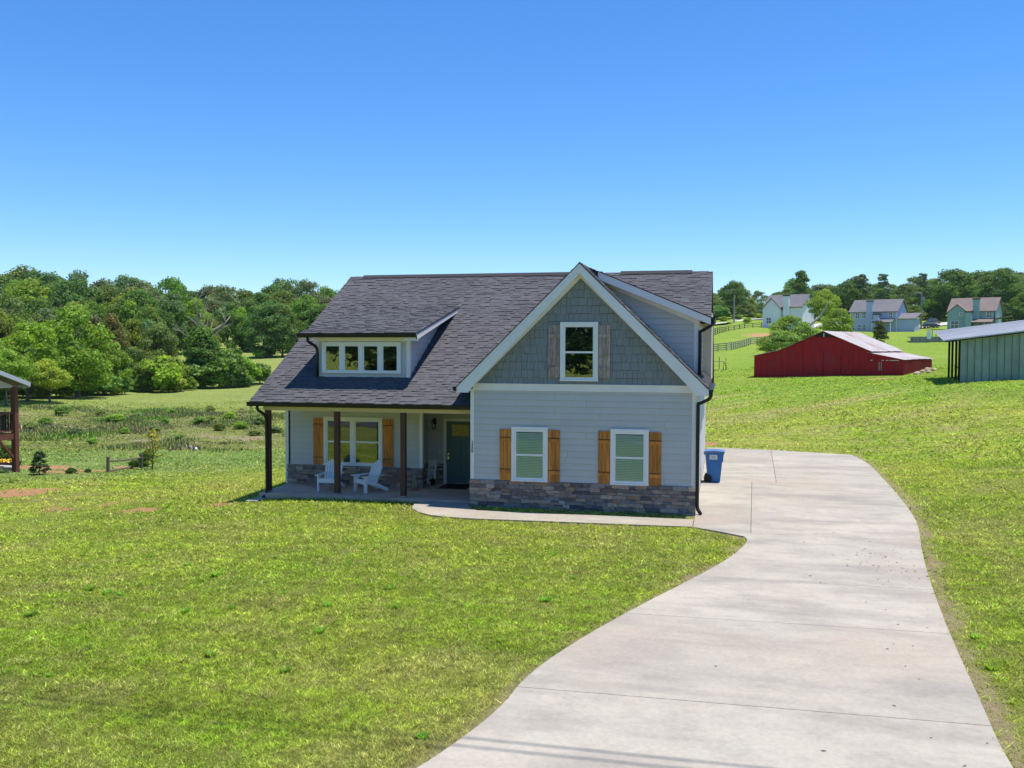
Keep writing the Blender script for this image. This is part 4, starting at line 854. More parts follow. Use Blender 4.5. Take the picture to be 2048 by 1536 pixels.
# ================================================================== trees
def crown_mesh(name, seed, n, lobes, kind='round', leaf=.020):
    g = np.random.default_rng(seed); C = []; Rr = []
    for i in range(lobes):
        t = g.random()
        if kind == 'round':
            d = g.normal(size=3); d /= np.linalg.norm(d); r = g.uniform(.45, 1)**.5; c = np.array([d[0]*.30*r, d[1]*.30*r, .60+d[2]*.33*r]); R = g.uniform(.075, .145)
            c[:2] *= (1.15-.5*max(0, (c[2]-.6)/.35))
        elif kind == 'full':
            d = g.normal(size=3); d /= np.linalg.norm(d); r = g.uniform(.4, 1)**.5; c = np.array([d[0]*.31*r, d[1]*.31*r, .47+d[2]*.44*r]); R = g.uniform(.075, .14)
            c[:2] *= (1.1-.45*max(0, (c[2]-.5)/.4))
        elif kind == 'tall':
            z = g.uniform(.16, .95); a = g.uniform(0, 6.28); rad = .20*math.sin(min(1, (1.02-z)/.6)*1.5)*g.uniform(.35, 1); c = np.array([math.cos(a)*rad, math.sin(a)*rad, z]); R = g.uniform(.055, .11)
        elif kind == 'pine':
            z = g.uniform(.45, .97); a = g.uniform(0, 6.28); rad = .24*(1.08-z)**.6*g.uniform(.2, 1); c = np.array([math.cos(a)*rad, math.sin(a)*rad, z]); R = g.uniform(.035, .065)
        elif kind == 'bush':
            d = g.normal(size=3); d /= np.linalg.norm(d); q_ = g.uniform(.2, 1)**.5; c = np.array([d[0]*.42*q_, d[1]*.42*q_, .44+d[2]*.36*q_]); R = g.uniform(.12, .22)
        else:                                               # cone
            z = g.uniform(.05, .93); a = g.uniform(0, 6.28); rad = .30*(1-z)**.8*g.uniform(.6, 1); c = np.array([math.cos(a)*rad, math.sin(a)*rad, z]); R = g.uniform(.05, .09)
        C.append(c); Rr.append(R)
    C = np.array(C); Rr = np.array(Rr); pk = Rr**2/np.sum(Rr**2); li = g.choice(lobes, n, p=pk)
    d = g.normal(size=(n, 3)); d[:, 2] = np.where(d[:, 2] < -.3, -d[:, 2]*.8, d[:, 2]); d /= np.linalg.norm(d, axis=1)[:, None]
    sq = np.array([1, 1, .62 if kind == 'pine' else .8]); p = C[li]+d*sq*Rr[li][:, None]*g.uniform(.55, 1.12, n)[:, None]**1
    nrm = d+g.normal(size=(n, 3))*.55; nrm /= np.linalg.norm(nrm, axis=1)[:, None]
    ref = np.where(np.abs(nrm[:, 2:3]) < .9, [[0, 0, 1.]], [[1., 0, 0]]); a = np.cross(nrm, ref); a /= np.linalg.norm(a, axis=1)[:, None]; b = np.cross(nrm, a)
    th = g.uniform(0, 6.28, n)[:, None]; u = a*np.cos(th)+b*np.sin(th); v = -a*np.sin(th)+b*np.cos(th); s = (leaf*g.uniform(.5, 1.25, n))[:, None]
    V = np.stack([p-u*s, p-v*s*.62+nrm*s*.12, p+u*s, p+v*s*.62+nrm*s*.12], 1).reshape(-1, 3)
    me = npmesh(name, V, np.arange(4*n), 4); me.materials.append(MT['needle' if kind in ('pine', 'cone') else 'leaf']); return me
def trunk_mesh(name, seed, kind='round'):
    rr = random.Random(seed); m = MB(); top = {'round': .72, 'full': .72, 'tall': .85, 'pine': .95, 'cone': .6, 'bush': .45}[kind]; r0 = {'round': .022, 'full': .02, 'tall': .016, 'pine': .012, 'cone': .02, 'bush': .02}[kind]
    pts = [(rr.uniform(-.01, .01)*i, rr.uniform(-.01, .01)*i, top*i/6-.01) for i in range(7)]; m.tube(pts, [r0*(1.35 if i == 0 else 1-.13*i) for i in range(7)], 7)
    for i in range({'round': 7, 'full': 6, 'tall': 6, 'pine': 9, 'cone': 0, 'bush': 5}[kind]):
        j = rr.randint(2, 5); b = Vector(pts[j]); a = rr.uniform(0, 6.28); l = rr.uniform(.14, .27); e = b+Vector((math.cos(a)*l, math.sin(a)*l, l*rr.uniform(.3, 1.1) if kind != 'pine' else l*.15)); mid = b.lerp(e, .5)+Vector((0, 0, .02)); m.tube([b, mid, e], [r0*.5, r0*.33, r0*.12], 5)
    me = m.mesh(name, False); me.materials.append(MT['bark']); return me
def deeper(z): return z
PR = {}
for k, n, lobes, cnt, leaf in (('round', 7600, 58, 6, .0195), ('tall', 6200, 52, 4, .018), ('full', 8600, 66, 5, .0195), ('pine', 4200, 46, 3, .017), ('bush', 3400, 40, 4, .05), ('cone', 3000, 60, 1, .03)):
    PR[k] = [(crown_mesh('crown', 100+i*7+len(k), n, lobes, k, leaf), trunk_mesh('trunk', 200+i, k)) for i in range(cnt)]
TREES = random.Random(77)
def tree(name, label, cat, x, y, h, kind='round', col=(.08, .14, .03), wide=1.0, group=None, dz=0, idx=None):
    i = TREES.randrange(len(PR[kind])) if idx is None else idx; c, t = PR[kind][i]
    e = thing(name, label, cat, (x, y, H(x, y)-.05+dz), TREES.uniform(0, 6.28), group); sc = (h*wide, h*wide, h)
    for nm, me in (('crown', c), ('trunk', t)):
        o = bpy.data.objects.new(nm, me); COL.objects.link(o); o.parent = e; o.scale = sc; o.color = (*col, 1)
    return e
GREENS = dict(dark=((.09, .155, .042), 'deep green'), mid=((.125, .205, .045), 'mid green'), fresh=((.17, .27, .035), 'fresh green'), yellow=((.24, .31, .04), 'yellow-green'), grey=((.13, .18, .08), 'grey-green'), olive=((.15, .185, .055), 'olive green'))
def prof(P, x): return float(np.interp(x, [p[0] for p in P], [p[1] for p in P]))
LT = [(-80, 540), (0, 536), (60, 528), (150, 534), (230, 540), (300, 545), (345, 550), (365, 566), (400, 562), (470, 568), (520, 558), (570, 556), (640, 562), (700, 562), (760, 565)]
def place_row(x0, x1, step, dist, topfn, cols, kinds, label, group, name, jit=.12, hmin=4, wide=(.85, 1.15), cat='tree', base=None):
    x = x0
    while x < x1:
        px = x+TREES.uniform(-.35, .35)*step; d = (dist(px) if callable(dist) else dist)*(1+TREES.uniform(-jit, jit)*.5); v = ray(px, 700); k = d/math.hypot(v[0], v[1]); gx_, gy_ = CAM[0]+v[0]*k, CAM[1]+v[1]*k
        gz_ = H(gx_, gy_); ty = topfn(px)+TREES.uniform(-6, 9); zt = CAM[2]+ray(px, ty)[2]*d/math.hypot(*ray(px, ty)[:2]); h = max(hmin, zt-gz_)
        cn = TREES.choice(cols); col, word = GREENS[cn]; col = tuple(c*TREES.uniform(.85, 1.15) for c in col); kd = TREES.choice(kinds)
        tree(name, label.format(word), cat, gx_, gy_, h, kd, col, TREES.uniform(*wide), group); x += step
# the wood beyond the meadow, back to front
place_row(-90, 790, 42, 275, lambda x: prof(LT, x)+2, ['dark', 'dark', 'mid', 'grey'], ['full', 'round', 'full'], '{} tree of the ridge line above the wood beyond the meadow', 'trees of the wood beyond the meadow', 'woodland_tree', wide=(.85, 1.1))
place_row(-70, 780, 46, 225, lambda x: prof(LT, x)+26, ['mid', 'dark', 'grey', 'fresh'], ['full', 'round', 'full'], '{} tree in the middle of the wood beyond the meadow', 'trees of the wood beyond the meadow', 'woodland_tree', wide=(.8, 1.05))
place_row(-60, 460, 44, 178, lambda x: prof(LT, x)+52+.03*x, ['mid', 'grey', 'fresh', 'olive', 'dark'], ['full', 'tall', 'full'], '{} tree inside the wood where it nears the field', 'trees of the wood beyond the meadow', 'woodland_tree', wide=(.75, 1.0))
place_row(465, 780, 25, 212, lambda x: 603, ['mid', 'dark', 'fresh', 'mid'], ['full', 'full'], '{} tree at the foot of the wood above the small upper field', 'trees of the wood beyond the meadow', 'woodland_tree', wide=(.8, 1.05))
place_row(-60, 340, 32, lambda x: 126+.05*x, lambda x: prof(LT, x)+88, ['fresh', 'mid', 'olive', 'grey'], ['full', 'tall', 'full'], '{} tree on the edge of the wood beside the mown field', 'trees of the wood beyond the meadow', 'woodland_tree', wide=(.7, .95))
place_row(-30, 380, 34, lambda x: 116+.05*x, lambda x: 675+.06*x, ['fresh', 'yellow', 'fresh', 'mid'], ['full', 'bush', 'full'], '{} small tree fringing the wood at the field edge', 'small trees at the field edge', 'young_tree', hmin=3, wide=(.9, 1.2))
place_row(-40, 400, 17, lambda x: 112+.06*x, lambda x: 752-.02*x, ['fresh', 'yellow', 'mid', 'olive'], ['bush', 'full'], '{} shrub in the thicket at the foot of the wood', 'shrubs at the foot of the wood', 'thicket_shrub', hmin=2, wide=(1.0, 1.5), cat='shrub')
place_row(200, 560, 26, lambda x: 128+.03*x, lambda x: 748, ['fresh', 'yellow', 'mid'], ['bush'], '{} bush along the field edge below the wood', 'bushes along the field edge', 'field_bush', hmin=1.6, wide=(1.1, 1.6), cat='bush')
place_row(455, 570, 28, 208, lambda x: 694, ['mid', 'fresh'], ['bush'], '{} bush at the far edge of the small upper field', 'bushes along the upper field', 'field_bush', hmin=1.5, wide=(1.2, 1.7), cat='bush')
for px, py, h, wd, c in ((482, 772, 5.0, 1.1, 'fresh'), (520, 768, 3.6, 1.3, 'mid'), (455, 776, 6, .9, 'mid')):
    p = hit(px, py); tree('field_bush', GREENS[c][1]+' bush growing beside the dead-topped tree', 'bush', p.x, p.y, h, 'bush', GREENS[c][0], wd, 'bushes by the dead-topped tree')
p = hit(100, 806); tree('young_tree', 'small yellow-green tree standing alone on the mown field', 'tree', p.x, p.y, 4.6, 'round', (.27, .33, .045), 1.2, idx=1)
p = hit(12, 812); tree('young_tree', 'small bright green tree standing by the neighbouring porch roof', 'tree', p.x, p.y, 5.6, 'round', (.19, .29, .04), 1.15, idx=2)
p = hit(56, 803); tree('young_tree', 'bushy fresh green tree where the wood meets the lawn', 'tree', p.x, p.y, 8.2, 'round', (.18, .28, .035), 1.0, idx=3)
p = hit(155, 796); tree('field_bush', 'big bright green spreading shrub at the wood edge', 'bush', p.x, p.y, 10.5, 'full', (.155, .245, .03), 1.1, idx=4)
# dead-topped tree wrapped in ivy
p = hit(405, 776); e = thing('dead_topped_tree', 'ivy-covered tree with bare dead upper limbs at the field edge', 'tree', (p.x, p.y, H(p.x, p.y)-.1), .4); hh = 15.0
m = MB(); rr = random.Random(9); m.tube([(0, 0, 0), (.1, 0, 3), (-.1, .1, 5.5), (.2, 0, 7.4)], [.5, .4, .34, .26], 9)
def limb(p, d, l, r, lev):
    q = [Vector(p)]
    for i in range(4): d = (d+Vector((rr.uniform(-.28, .28), rr.uniform(-.28, .28), rr.uniform(-.12, .2)))).normalized(); q.append(q[-1]+d*l/4)
    m.tube(q, [r, r*.8, r*.62, r*.45, r*.2], 5)
    if lev:
        for k_ in range(3 if lev == 2 else 2): i = rr.randint(1, 4); limb(q[i], (d+Vector((rr.uniform(-.9, .9), rr.uniform(-.5, .5), rr.uniform(-.2, .5)))).normalized(), l*rr.uniform(.4, .65), r*.5, lev-1)
for p_, d_, l_, r_ in (((.2, 0, 7.2), (-.35, 0, 1), 5.2, .19), ((.2, 0, 7.3), (.75, .1, .7), 5.0, .18), ((0, 0, 6.4), (.95, .1, .28), 4.2, .13), ((-.1, 0, 5.9), (-.8, .1, .7), 3.6, .12), ((.15, 0, 7), (.2, .3, 1), 3.8, .13)):
    limb(p_, Vector(d_).normalized(), l_, r_, 2)
m.build('trunk', MT['deadwood'], e, smooth=True)
c1 = bpy.data.objects.new('ivy', PR['tall'][1][0]); COL.objects.link(c1); c1.parent = e; c1.scale = (13, 13, 9.3); c1.location = (0, 0, -.6); c1.color = (.11, .19, .04, 1)
c2 = bpy.data.objects.new('crown', PR['bush'][1][0]); COL.objects.link(c2); c2.parent = e; c2.scale = (7.5, 7.5, 5.5); c2.location = (.5, 0, -.3); c2.color = (.13, .22, .04, 1)
# bushes in the meadow
for i, (a, b, h) in enumerate([(125, 832, 1.3), (60, 860, .9), (230, 845, 1.0), (280, 838, .8), (340, 830, .9), (420, 825, 1.0), (460, 838, .9), (150, 870, .8), (90, 850, .9), (200, 830, .8), (250, 868, .7), (310, 862, .7), (400, 850, 1.0), (440, 862, .9), (480, 858, .9), (520, 850, 1.0), (360, 880, .6), (510, 872, .7), (185, 888, .6), (550, 866, .8), (330, 848, .7), (420, 842, .7)]):
    p = hit(a, b); c = ('mid', 'olive', 'fresh', 'grey')[i % 4]; tree('meadow_bush', 'low '+GREENS[c][1]+' bush growing in the rough meadow', 'bush', p.x, p.y, h*.8, 'bush', tuple(k_*1.35 for k_ in GREENS[c][0]), 1.3+.7*((i*7) % 5)/5, 'bushes in the rough meadow')
# right: woods behind the far houses
RT = [(1380, 575), (1425, 590), (1440, 572), (1465, 562), (1495, 572), (1515, 578), (1545, 570), (1575, 568), (1582, 548), (1600, 541), (1625, 548), (1645, 568), (1665, 556), (1690, 560), (1710, 550), (1725, 545), (1745, 556), (1765, 546), (1790, 566), (1815, 560), (1835, 550), (1870, 545), (1900, 535), (1950, 538), (1990, 532), (2020, 540), (2048, 528), (2150, 525)]
place_row(1360, 2170, 30, 385, lambda x: prof(RT, x)+5, ['dark', 'grey', 'mid', 'mid'], ['full', 'round', 'full'], '{} tree of the skyline behind the far houses', 'trees of the wood behind the far houses', 'woodland_tree', wide=(1.1, 1.5))
place_row(1375, 2160, 27, 345, lambda x: prof(RT, x)+24, ['mid', 'dark', 'grey', 'mid'], ['full', 'full', 'round'], '{} tree in the wood behind the far houses', 'trees of the wood behind the far houses', 'woodland_tree', wide=(1.1, 1.5))
place_row(1850, 2160, 30, 325, lambda x: prof(RT, x)+42, ['mid', 'fresh', 'dark'], ['full', 'full'], '{} tree fronting the wood above the teal house', 'trees of the wood behind the far houses', 'woodland_tree', wide=(1.1, 1.4))
place_row(1410, 2100, 22, 322, lambda x: 604, ['dark', 'mid', 'dark'], ['full', 'bush'], '{} tree at the foot of the wood behind the lane', 'trees of the wood behind the far houses', 'woodland_tree', wide=(1.3, 1.8))
place_row(1430, 1530, 20, 300, lambda x: 632, ['yellow', 'fresh'], ['bush'], '{} roadside bush beyond the far lane', 'bushes beyond the lane', 'roadside_bush', hmin=2, wide=(1.1, 1.5), cat='bush')
for px, ty, wd, kd, lab, col in ((1466, 560, 1.0, 'round', 'broad dark tree standing behind the pale utility pole', 'dark'), (1600, 541, .95, 'tall', 'tall dense dark green tree rising above the white house', 'dark'), (1722, 545, 1, 'pine', 'tall open-crowned pine behind the blue house', 'grey'), (1766, 547, 1, 'pine', 'tall thin pine with gaps in its crown beyond the blue house', 'grey'), (1690, 558, 1.0, 'round', 'dark round tree beside the open-crowned one behind the blue house', 'dark'), (1845, 546, .9, 'pine', 'pine top showing over the wood by the utility pole', 'grey'), (1900, 536, 1.1, 'round', 'high dark tree above the wood over the teal house', 'dark'), (2000, 534, 1.1, 'round', 'high dark tree at the end of the skyline above the teal house', 'dark')):
    d = 318; v = ray(px, 640); k = d/math.hypot(v[0], v[1]); x_, y_ = CAM[0]+v[0]*k, CAM[1]+v[1]*k; zt = CAM[2]+ray(px, ty)[2]*d/math.hypot(*ray(px, ty)[:2])
    tree('skyline_tree', lab, 'tree', x_, y_, zt-H(x_, y_), kd, GREENS[col][0], wd)
def solo(lab, px, base, top, d, kind, col, wd, idx=0, cat='tree', name='field_tree'):
    v = ray(px, base); k = d/math.hypot(v[0], v[1]); x_, y_ = CAM[0]+v[0]*k, CAM[1]+v[1]*k; zt = CAM[2]+ray(px, top)[2]*d/math.hypot(*ray(px, top)[:2]); return tree(name, lab, cat, x_, y_, max(1, zt-H(x_, y_)), kind, col, wd, idx=idx)
solo('round yellow-green tree standing between the white and blue houses', 1648, 650, 577, 235, 'round', (.22, .28, .04), 1.0, 0)
solo('yellow-green tree behind the barn ridge in front of the blue house', 1672, 668, 613, 150, 'round', (.19, .26, .045), 1.05, 5)
nt_ = solo('leafy green tree leaning out behind the red barn with a bare limb', 1583, 700, 628, 112, 'round', (.15, .23, .045), 1.25, 3)
solo('bushy lower green tree close behind the low end of the red barn', 1560, 705, 655, 108, 'round', (.16, .24, .055), 1.45, 2)
solo('upright dark conical shrub behind the barn roof', 1759, 690, 641, 118, 'tall', (.075, .095, .035), .95, 2, 'shrub', 'conical_shrub')
MB().tube([(0, 0, 2.5), (1.5, 0, 4.2), (3.2, .3, 5.6), (4.2, .2, 7.4)], [.22, .17, .13, .06], 7).build('bare_limb', MT['deadwood'], nt_).rotation_euler = (0, 0, -nt_.rotation_euler.z+.1)
# trees across the road behind the viewpoint: seen in the window glass
for i in range(11):
    x = -55+i*11; tree('roadside_tree', 'broad green tree across the road from the house', 'tree', x+TREES.uniform(-3, 3), -62+TREES.uniform(-6, 6), TREES.uniform(13, 18), 'full', GREENS['dark'][0], 1.4, 'trees across the road')

# ================================================================== red barn
A = Vector(at(1508, 757, 95)); B = Vector(at(1806, 752, 90.5)); A.z = H(A.x, A.y)-.1; B.z = H(B.x, B.y)-.1
ux = Vector((B.x-A.x, B.y-A.y, 0)); BW = ux.length; rot = math.atan2(ux.y, ux.x); zb = min(A.z, B.z)
barn = thing('red_barn', 'weathered dark red gabled barn with lean-to sides and rusty tin roof', 'barn', (A.x, A.y, zb), rot)
s = BW/300.0; BD = 10.5
def bp(px, py): return ((px-1508)*s, (757-py)*(92.5/FPX)-.05+(px-1508)/300*(B.z-A.z)*0)
outline = [(0, 0), (BW, 0), (BW, bp(0, 716.5)[1]), (bp(1745, 0)[0], bp(0, 704)[1]), bp(1745, 700), bp(1655, 664.5), bp(1568, 699), (0, bp(0, 712)[1])]
MB().prism([(p[0] if 0 < p[0] < BW else (p[0]+.04 if p[0] == 0 else p[0]-.04), p[1]-.05) for p in outline], 'y', .05, BD).build('barn_body', MT['barnlap'], barn)
rr = random.Random(5); x = 0; pl_ = []
while x < BW-.05:                                           # front cladding boards
    wd = rr.choice((.23, .28, .33)); xe = min(x+wd, BW); q = outline
    q = clip(clip(q, -1, 0, -(x+.006)), 1, 0, xe-.006)
    if len(q) >= 3: MB().prism([(p[0], max(p[1]-.02, rr.uniform(.0, .22) if p[1] < .1 else 0)) for p in q], 'y', -rr.uniform(.0, .03), .05).build('plank', MT['barnred'], barn)
    x = xe
y = 0
while y < BD-.05:                                           # end wall boards, with gaps
    wd = rr.choice((.25, .3, .35)); ye = min(y+wd, BD); h = bp(0, 716.5)[1]-.12-(.25 if rr.random() < .2 else 0); gap = .05 if rr.random() < .25 else .012
    MB().box(BW-.04, BW+rr.uniform(.0, .02), y+gap, ye-.006, .05, h).build('plank', MT['barnred'], barn); y = ye
for a in (1620, 1655): MB().box(bp(a, 0)[0]+.06, bp(a+34, 0)[0], -.09, -.032, .3, bp(0, 703)[1]).build('barn_door', MT['barnred'], barn)
for px in (1763, 1767): MB().box(bp(px, 0)[0], bp(px, 0)[0]+.07, -.05, -.032, 1.0, 1.75).build('pale_batten', MT['greystone'], barn)
for a, b in ((1747, 1751), (1768, 1772), (1776, 1781), (1783, 1800)): MB().box(bp(a, 0)[0], bp(b, 0)[0], -.035, -.031, bp(0, 716)[1]-.12, bp(0, 716)[1]-.06).build('painted_light_gap', MT['white'], barn)  # white strips painted as daylight showing between the boards
MB().box(bp(1655, 0)[0]-.05, bp(1655, 0)[0]+.05, -.06, -.02, bp(0, 672)[1]-.1, bp(0, 672)[1]+.22).build('vent', MT['white'], barn)
MB().prism([(bp(1634, 0)[0], bp(0, 674)[1]), (bp(1655, 0)[0], bp(0, 665.5)[1]), (bp(1680, 0)[0], bp(0, 676)[1])], 'y', -.045, -.032).build('painted_gable_shadow', MT['darkwood'], barn)  # dark triangle painted on as the shade under the gable peak
def tin(name, p0, p1, y0, y1, n, mat, ov=.3, parent=barn):
    """corrugated sheets between section points p0 (upper) and p1 (lower)"""
    p0, p1 = Vector((p0[0], 0, p0[1])), Vector((p1[0], 0, p1[1])); d = (p1-p0).normalized(); p1 = p1+d*ov; nn = Vector((-d.z, 0, d.x)); nn = nn if nn.z > 0 else -nn
    w_ = (y1-y0)/n
    for i in range(n):
        m = MB(); a0 = y0+i*w_; k = 9; vs = []; lift = random.uniform(0, .025)
        for j in range(k):
            yy = a0+(w_+.03)*j/(k-1); hz = .02*(j % 2)+lift
            vs += [p0+nn*(hz+.02)+Vector((0, yy, 0)), p1+nn*(hz+.02)+d*random.uniform(-.04, .04)+Vector((0, yy, 0))]
        m.add(vs, [(2*j, 2*j+1, 2*j+3, 2*j+2) for j in range(k-1)]); o = m.build(name, MT[mat], parent)
        sd = o.modifiers.new('thickness', 'SOLIDIFY'); sd.thickness = .02
ap, re_, le = bp(1655, 664), bp(1745, 700), bp(1568, 699)
tin('roof_sheet', ap, re_, -.35, BD+.3, 11, 'barntin'); tin('roof_sheet', ap, le, -.35, BD+.3, 11, 'barntin')
tin('roof_sheet', (bp(1742, 0)[0], bp(0, 703.5)[1]), (BW, bp(0, 716)[1]), -.35, BD+.3, 11, 'barntin', .2); tin('roof_sheet', bp(1570, 699.5), (0, bp(0, 711.5)[1]), -.3, BD+.3, 10, 'barntin', .3)
for i in range(9):
    a = random.uniform(0, 2.2); rk = MB().sphere((0, 0, 0), (random.uniform(.2, .42), random.uniform(.2, .35), random.uniform(.12, .22)), 7, 5)
    for k_, v_ in enumerate(rk.v): rk.v[k_] = tuple(c*random.uniform(.8, 1.2) for c in v_)
    q = barn.matrix_basis@Vector((BW+.4+random.uniform(0, 1.3), 1.0+i*.8, 0)); o = rk.build('field_rock', MT['rock']); o.location = (q.x, q.y, H(q.x, q.y)+.06); tag(o, 'pale rough stone in the heap at the barn corner', 'rock', 'stones by the barn')

# ================================================================== green metal building
G0 = Vector(at(1919, 763, 66)); G0.z = H(G0.x, G0.y); gh = at(1919, 679, 66)[2]-G0.z; grot = -.157; gt = .058
gb = thing('metal_building', 'pale green ribbed metal farm building with white low-pitched roof and open side', 'barn', (G0.x, G0.y, G0.z), grot)
GW, GD, gs = 12.0, 14.5, .132
MB().box(GW-.1, GW, 0, GD, 0, gh+1.2).build('inner_wall', MT['darkwood'], gb)
n = int(GW/.42)
for i in range(n):                                          # front metal panels with a raised rib each
    x0 = i*.42; h0, h1 = gh+gs*x0-.02, gh+gs*(x0+.42)-.02; m = MB(); dn = -.0 if i % 3 else -.004
    m.prism([(x0+.028, -.35), (x0+.385, -.35), (x0+.385, h1), (x0+.028, h0)], 'y', dn, .03); m.prism([(x0+.385, -.35), (x0+.42, -.35), (x0+.42, h1), (x0+.385, h1)], 'y', -.03, .03); m.build('panel', MT['greenmetal'], gb)
MB().prism([(0, -.45), (GW, -.45), (GW, gh+gs*GW-.1), (0, gh-.1)], 'y', .031, .06).build('wall_backing', MT['darkwood'], gb)
lx = -.95
for i in range(16):
    y0 = -.35+i*(GD+.6)/16; m = MB(); y1 = y0+(GD+.6)/16; Pq = lambda x, y, h: (x, y, gh+gs*x+gt*max(y, 0)+h)
    for a, b, h0, h1 in ((y0+.004, y1-.004, .02, .05), (y0+.004, y0+.05, .05, .085)):
        m.add([Pq(lx, a, h0), Pq(GW+.2, a, h0), Pq(GW+.2, b, h0), Pq(lx, b, h0), Pq(lx, a, h1), Pq(GW+.2, a, h1), Pq(GW+.2, b, h1), Pq(lx, b, h1)], [(0, 3, 2, 1), (4, 5, 6, 7), (0, 1, 5, 4), (1, 2, 6, 5), (2, 3, 7, 6), (3, 0, 4, 7)])
    m.build('roof_sheet', MT['tin'], gb)
MB().prism([(lx+.05, gh+gs*lx-.06), (GW, gh+gs*GW-.06), (GW, gh+gs*GW+.02), (lx+.05, gh+gs*lx+.02)], 'y', -.30, -.24).build('fascia', MT['darkwood'], gb)
for k_, (px, py) in enumerate(((1897.5, 748), (1904, 748.4), (1911.5, 749), (1918, 750))):
    p = Vector(at(px, py, 66+13.5-k_*3.6)); q = gb.matrix_basis.inverted()@p; MB().box(q.x-.075, q.x+.075, q.y-.075, q.y+.075, H(p.x, p.y)-G0.z-.2, gh+gs*q.x-.0).build('post', MT['darkwood'], gb)
rp = Vector(at(2035, 652, 92)); g2 = thing('shed_roofed_building', 'grey-roofed farm shed standing behind the green metal building', 'barn', (rp.x, rp.y, H(rp.x, rp.y)), -.03); h2 = CAM[2]+(693-655)*92/FPX-H(rp.x, rp.y)
MB().box(-1.5, 12, .3, 9, -.3, h2-.3).build('wall', MT['greenmetal'], g2); MB().prism([(-2.6, h2-.45), (5, h2+.9), (13, h2-.4), (13, h2-.5), (5, h2+.8), (-2.6, h2-.55)], 'y', 0, 9.4).build('roof', MT['tin'], g2)

# ================================================================== far houses
def far_window(parent, x0, x1, z0, z1, y, trim='white', side=None):
    if side is None:
        f = MB().box(x0-.12, x1+.12, y-.07, y, z0-.12, z1+.12).build('window', MT[trim], parent); MB().box(x0, x1, y-.09, y-.071, z0, z1).build('pane', MT['fpane'], f)
        MB().box(x0, x1, y-.11, y-.0905, (z0+z1)/2-.05, (z0+z1)/2+.05).box((x0+x1)/2-.04, (x0+x1)/2+.04, y-.1095, y-.0902, z0, z1).build('muntin', MT[trim], f)
def gable_roof(parent, x0, x1, y0, y1, ze, zr, mat, ov=.45):
    ym = (y0+y1)/2; sl = (zr-ze)/(ym-y0); a = ze-sl*ov
    o = MB().prism([(y0-ov, a), (ym, zr), (y1+ov, a), (y1+ov, a-.22), (ym, zr-.26), (y0-ov, a-.22)], 'x', x0-ov, x1+ov).build('roof', MT[mat], parent); return o
def far_house(name, label, px, py, d, wall, roofm, L, D, ze, zr, rot, cross=None, chim=(4, 9), porch=None, wins=(), garage=None):
    p = at(px, py, d); z0 = H(p[0], p[1]); h = thing(name, label, 'house', (p[0], p[1], z0), rot)
    b = MB().box(0, L, 0, D, -1.5, ze).prism([(0, ze), (D, ze), (D/2, zr-.15)], 'x', .0, L).build('wall', MT[wall], h); gable_roof(h, 0, L, 0, D, ze, zr, roofm)
    MB().box(-.04, .12, -.04, .1, -1.5, ze).box(L-.12, L+.04, -.04, .1, -1.5, ze).build('corner_trim', MT['white' if wall != 'wallteal' else 'darkwood'], h)
    if cross:
        c0, c1, dep, cz = cross; cm = (c0+c1)/2
        MB().box(c0, c1, -dep, .1, -1.5, ze-.6).prism([(c0, ze-.6), (c1, ze-.6), (cm, cz)], 'y', -dep, D/2).build('wing_wall', MT[wall], h); sl = (cz-ze+.6)/(cm-c0)
        MB().prism([(c0-.35, ze-.6-sl*.35+.15), (cm, cz+.15), (c1+.35, ze-.6-sl*.35+.15), (c1+.35, ze-.6-sl*.35-.08), (cm, cz-.1), (c0-.35, ze-.6-sl*.35-.08)], 'y', -dep-.35, D/2).build('wing_roof', MT[roofm], h)
    for cx, top, wdt, dp in chim:
        c = MB().box(cx, cx+wdt, -dp, -.002, -1.5, top).build('chimney', MT[wall], h); MB().box(cx-.12, cx+wdt+.12, -dp-.12, .1, top, top+.3).build('chimney_cap', MT['darkwood'], c)
    if porch:
        a, b2, dep, zp = porch; pr = MB().prism([(-dep-.3, zp-.5), (.0, zp+.5), (0, zp+.35), (-dep-.3, zp-.65)], 'x', a-.3, b2+.3).build('porch_roof', MT[roofm], h)
        for q in (a+.1, b2-.1): MB().box(q-.1, q+.1, -dep, -dep+.2, -1, zp-.5).build('porch_post', MT['white' if wall != 'wallteal' else 'darkwood'], h)
        MB().box(a+.6, a+1.7, -.08, -.002, 0, 2.2).build('door', MT['fpane'], h)
    for wn in wins: far_window(h, *wn)
    if garage:
        g0, g1, gz_ = garage; MB().prism([(0, -1.5), (D*.55, -1.5), (D*.55, gz_), (0, gz_)], 'x', L, L+g1).build('lower_wing', MT[wall], h)
        MB().prism([(-.3, gz_+.0), (D*.55+.3, gz_+1.7), (D*.55+.3, gz_+1.5), (-.3, gz_-.2)], 'x', L+.05, L+g1+.4).build('lower_roof', MT[roofm], h)
    return h
TH_ = math.radians(-24)
far_house('white_house', 'white two-storey far house with grey roof, partly hidden by the barn tree', 1528, 655, 262, 'wallwhite', 'roofgrey', 10.5, 9.5, 5.6, 8.9, TH_, cross=(0, 5, 1.2, 7.8), chim=((5.6, 8.2, 1.5, .9),), wins=((1.2, 2.4, 1.0, 2.4, -1.2), (6.0, 7.0, 3.6, 5.0, 0), (8.2, 9.4, .6, 2.0, 0)), porch=None)
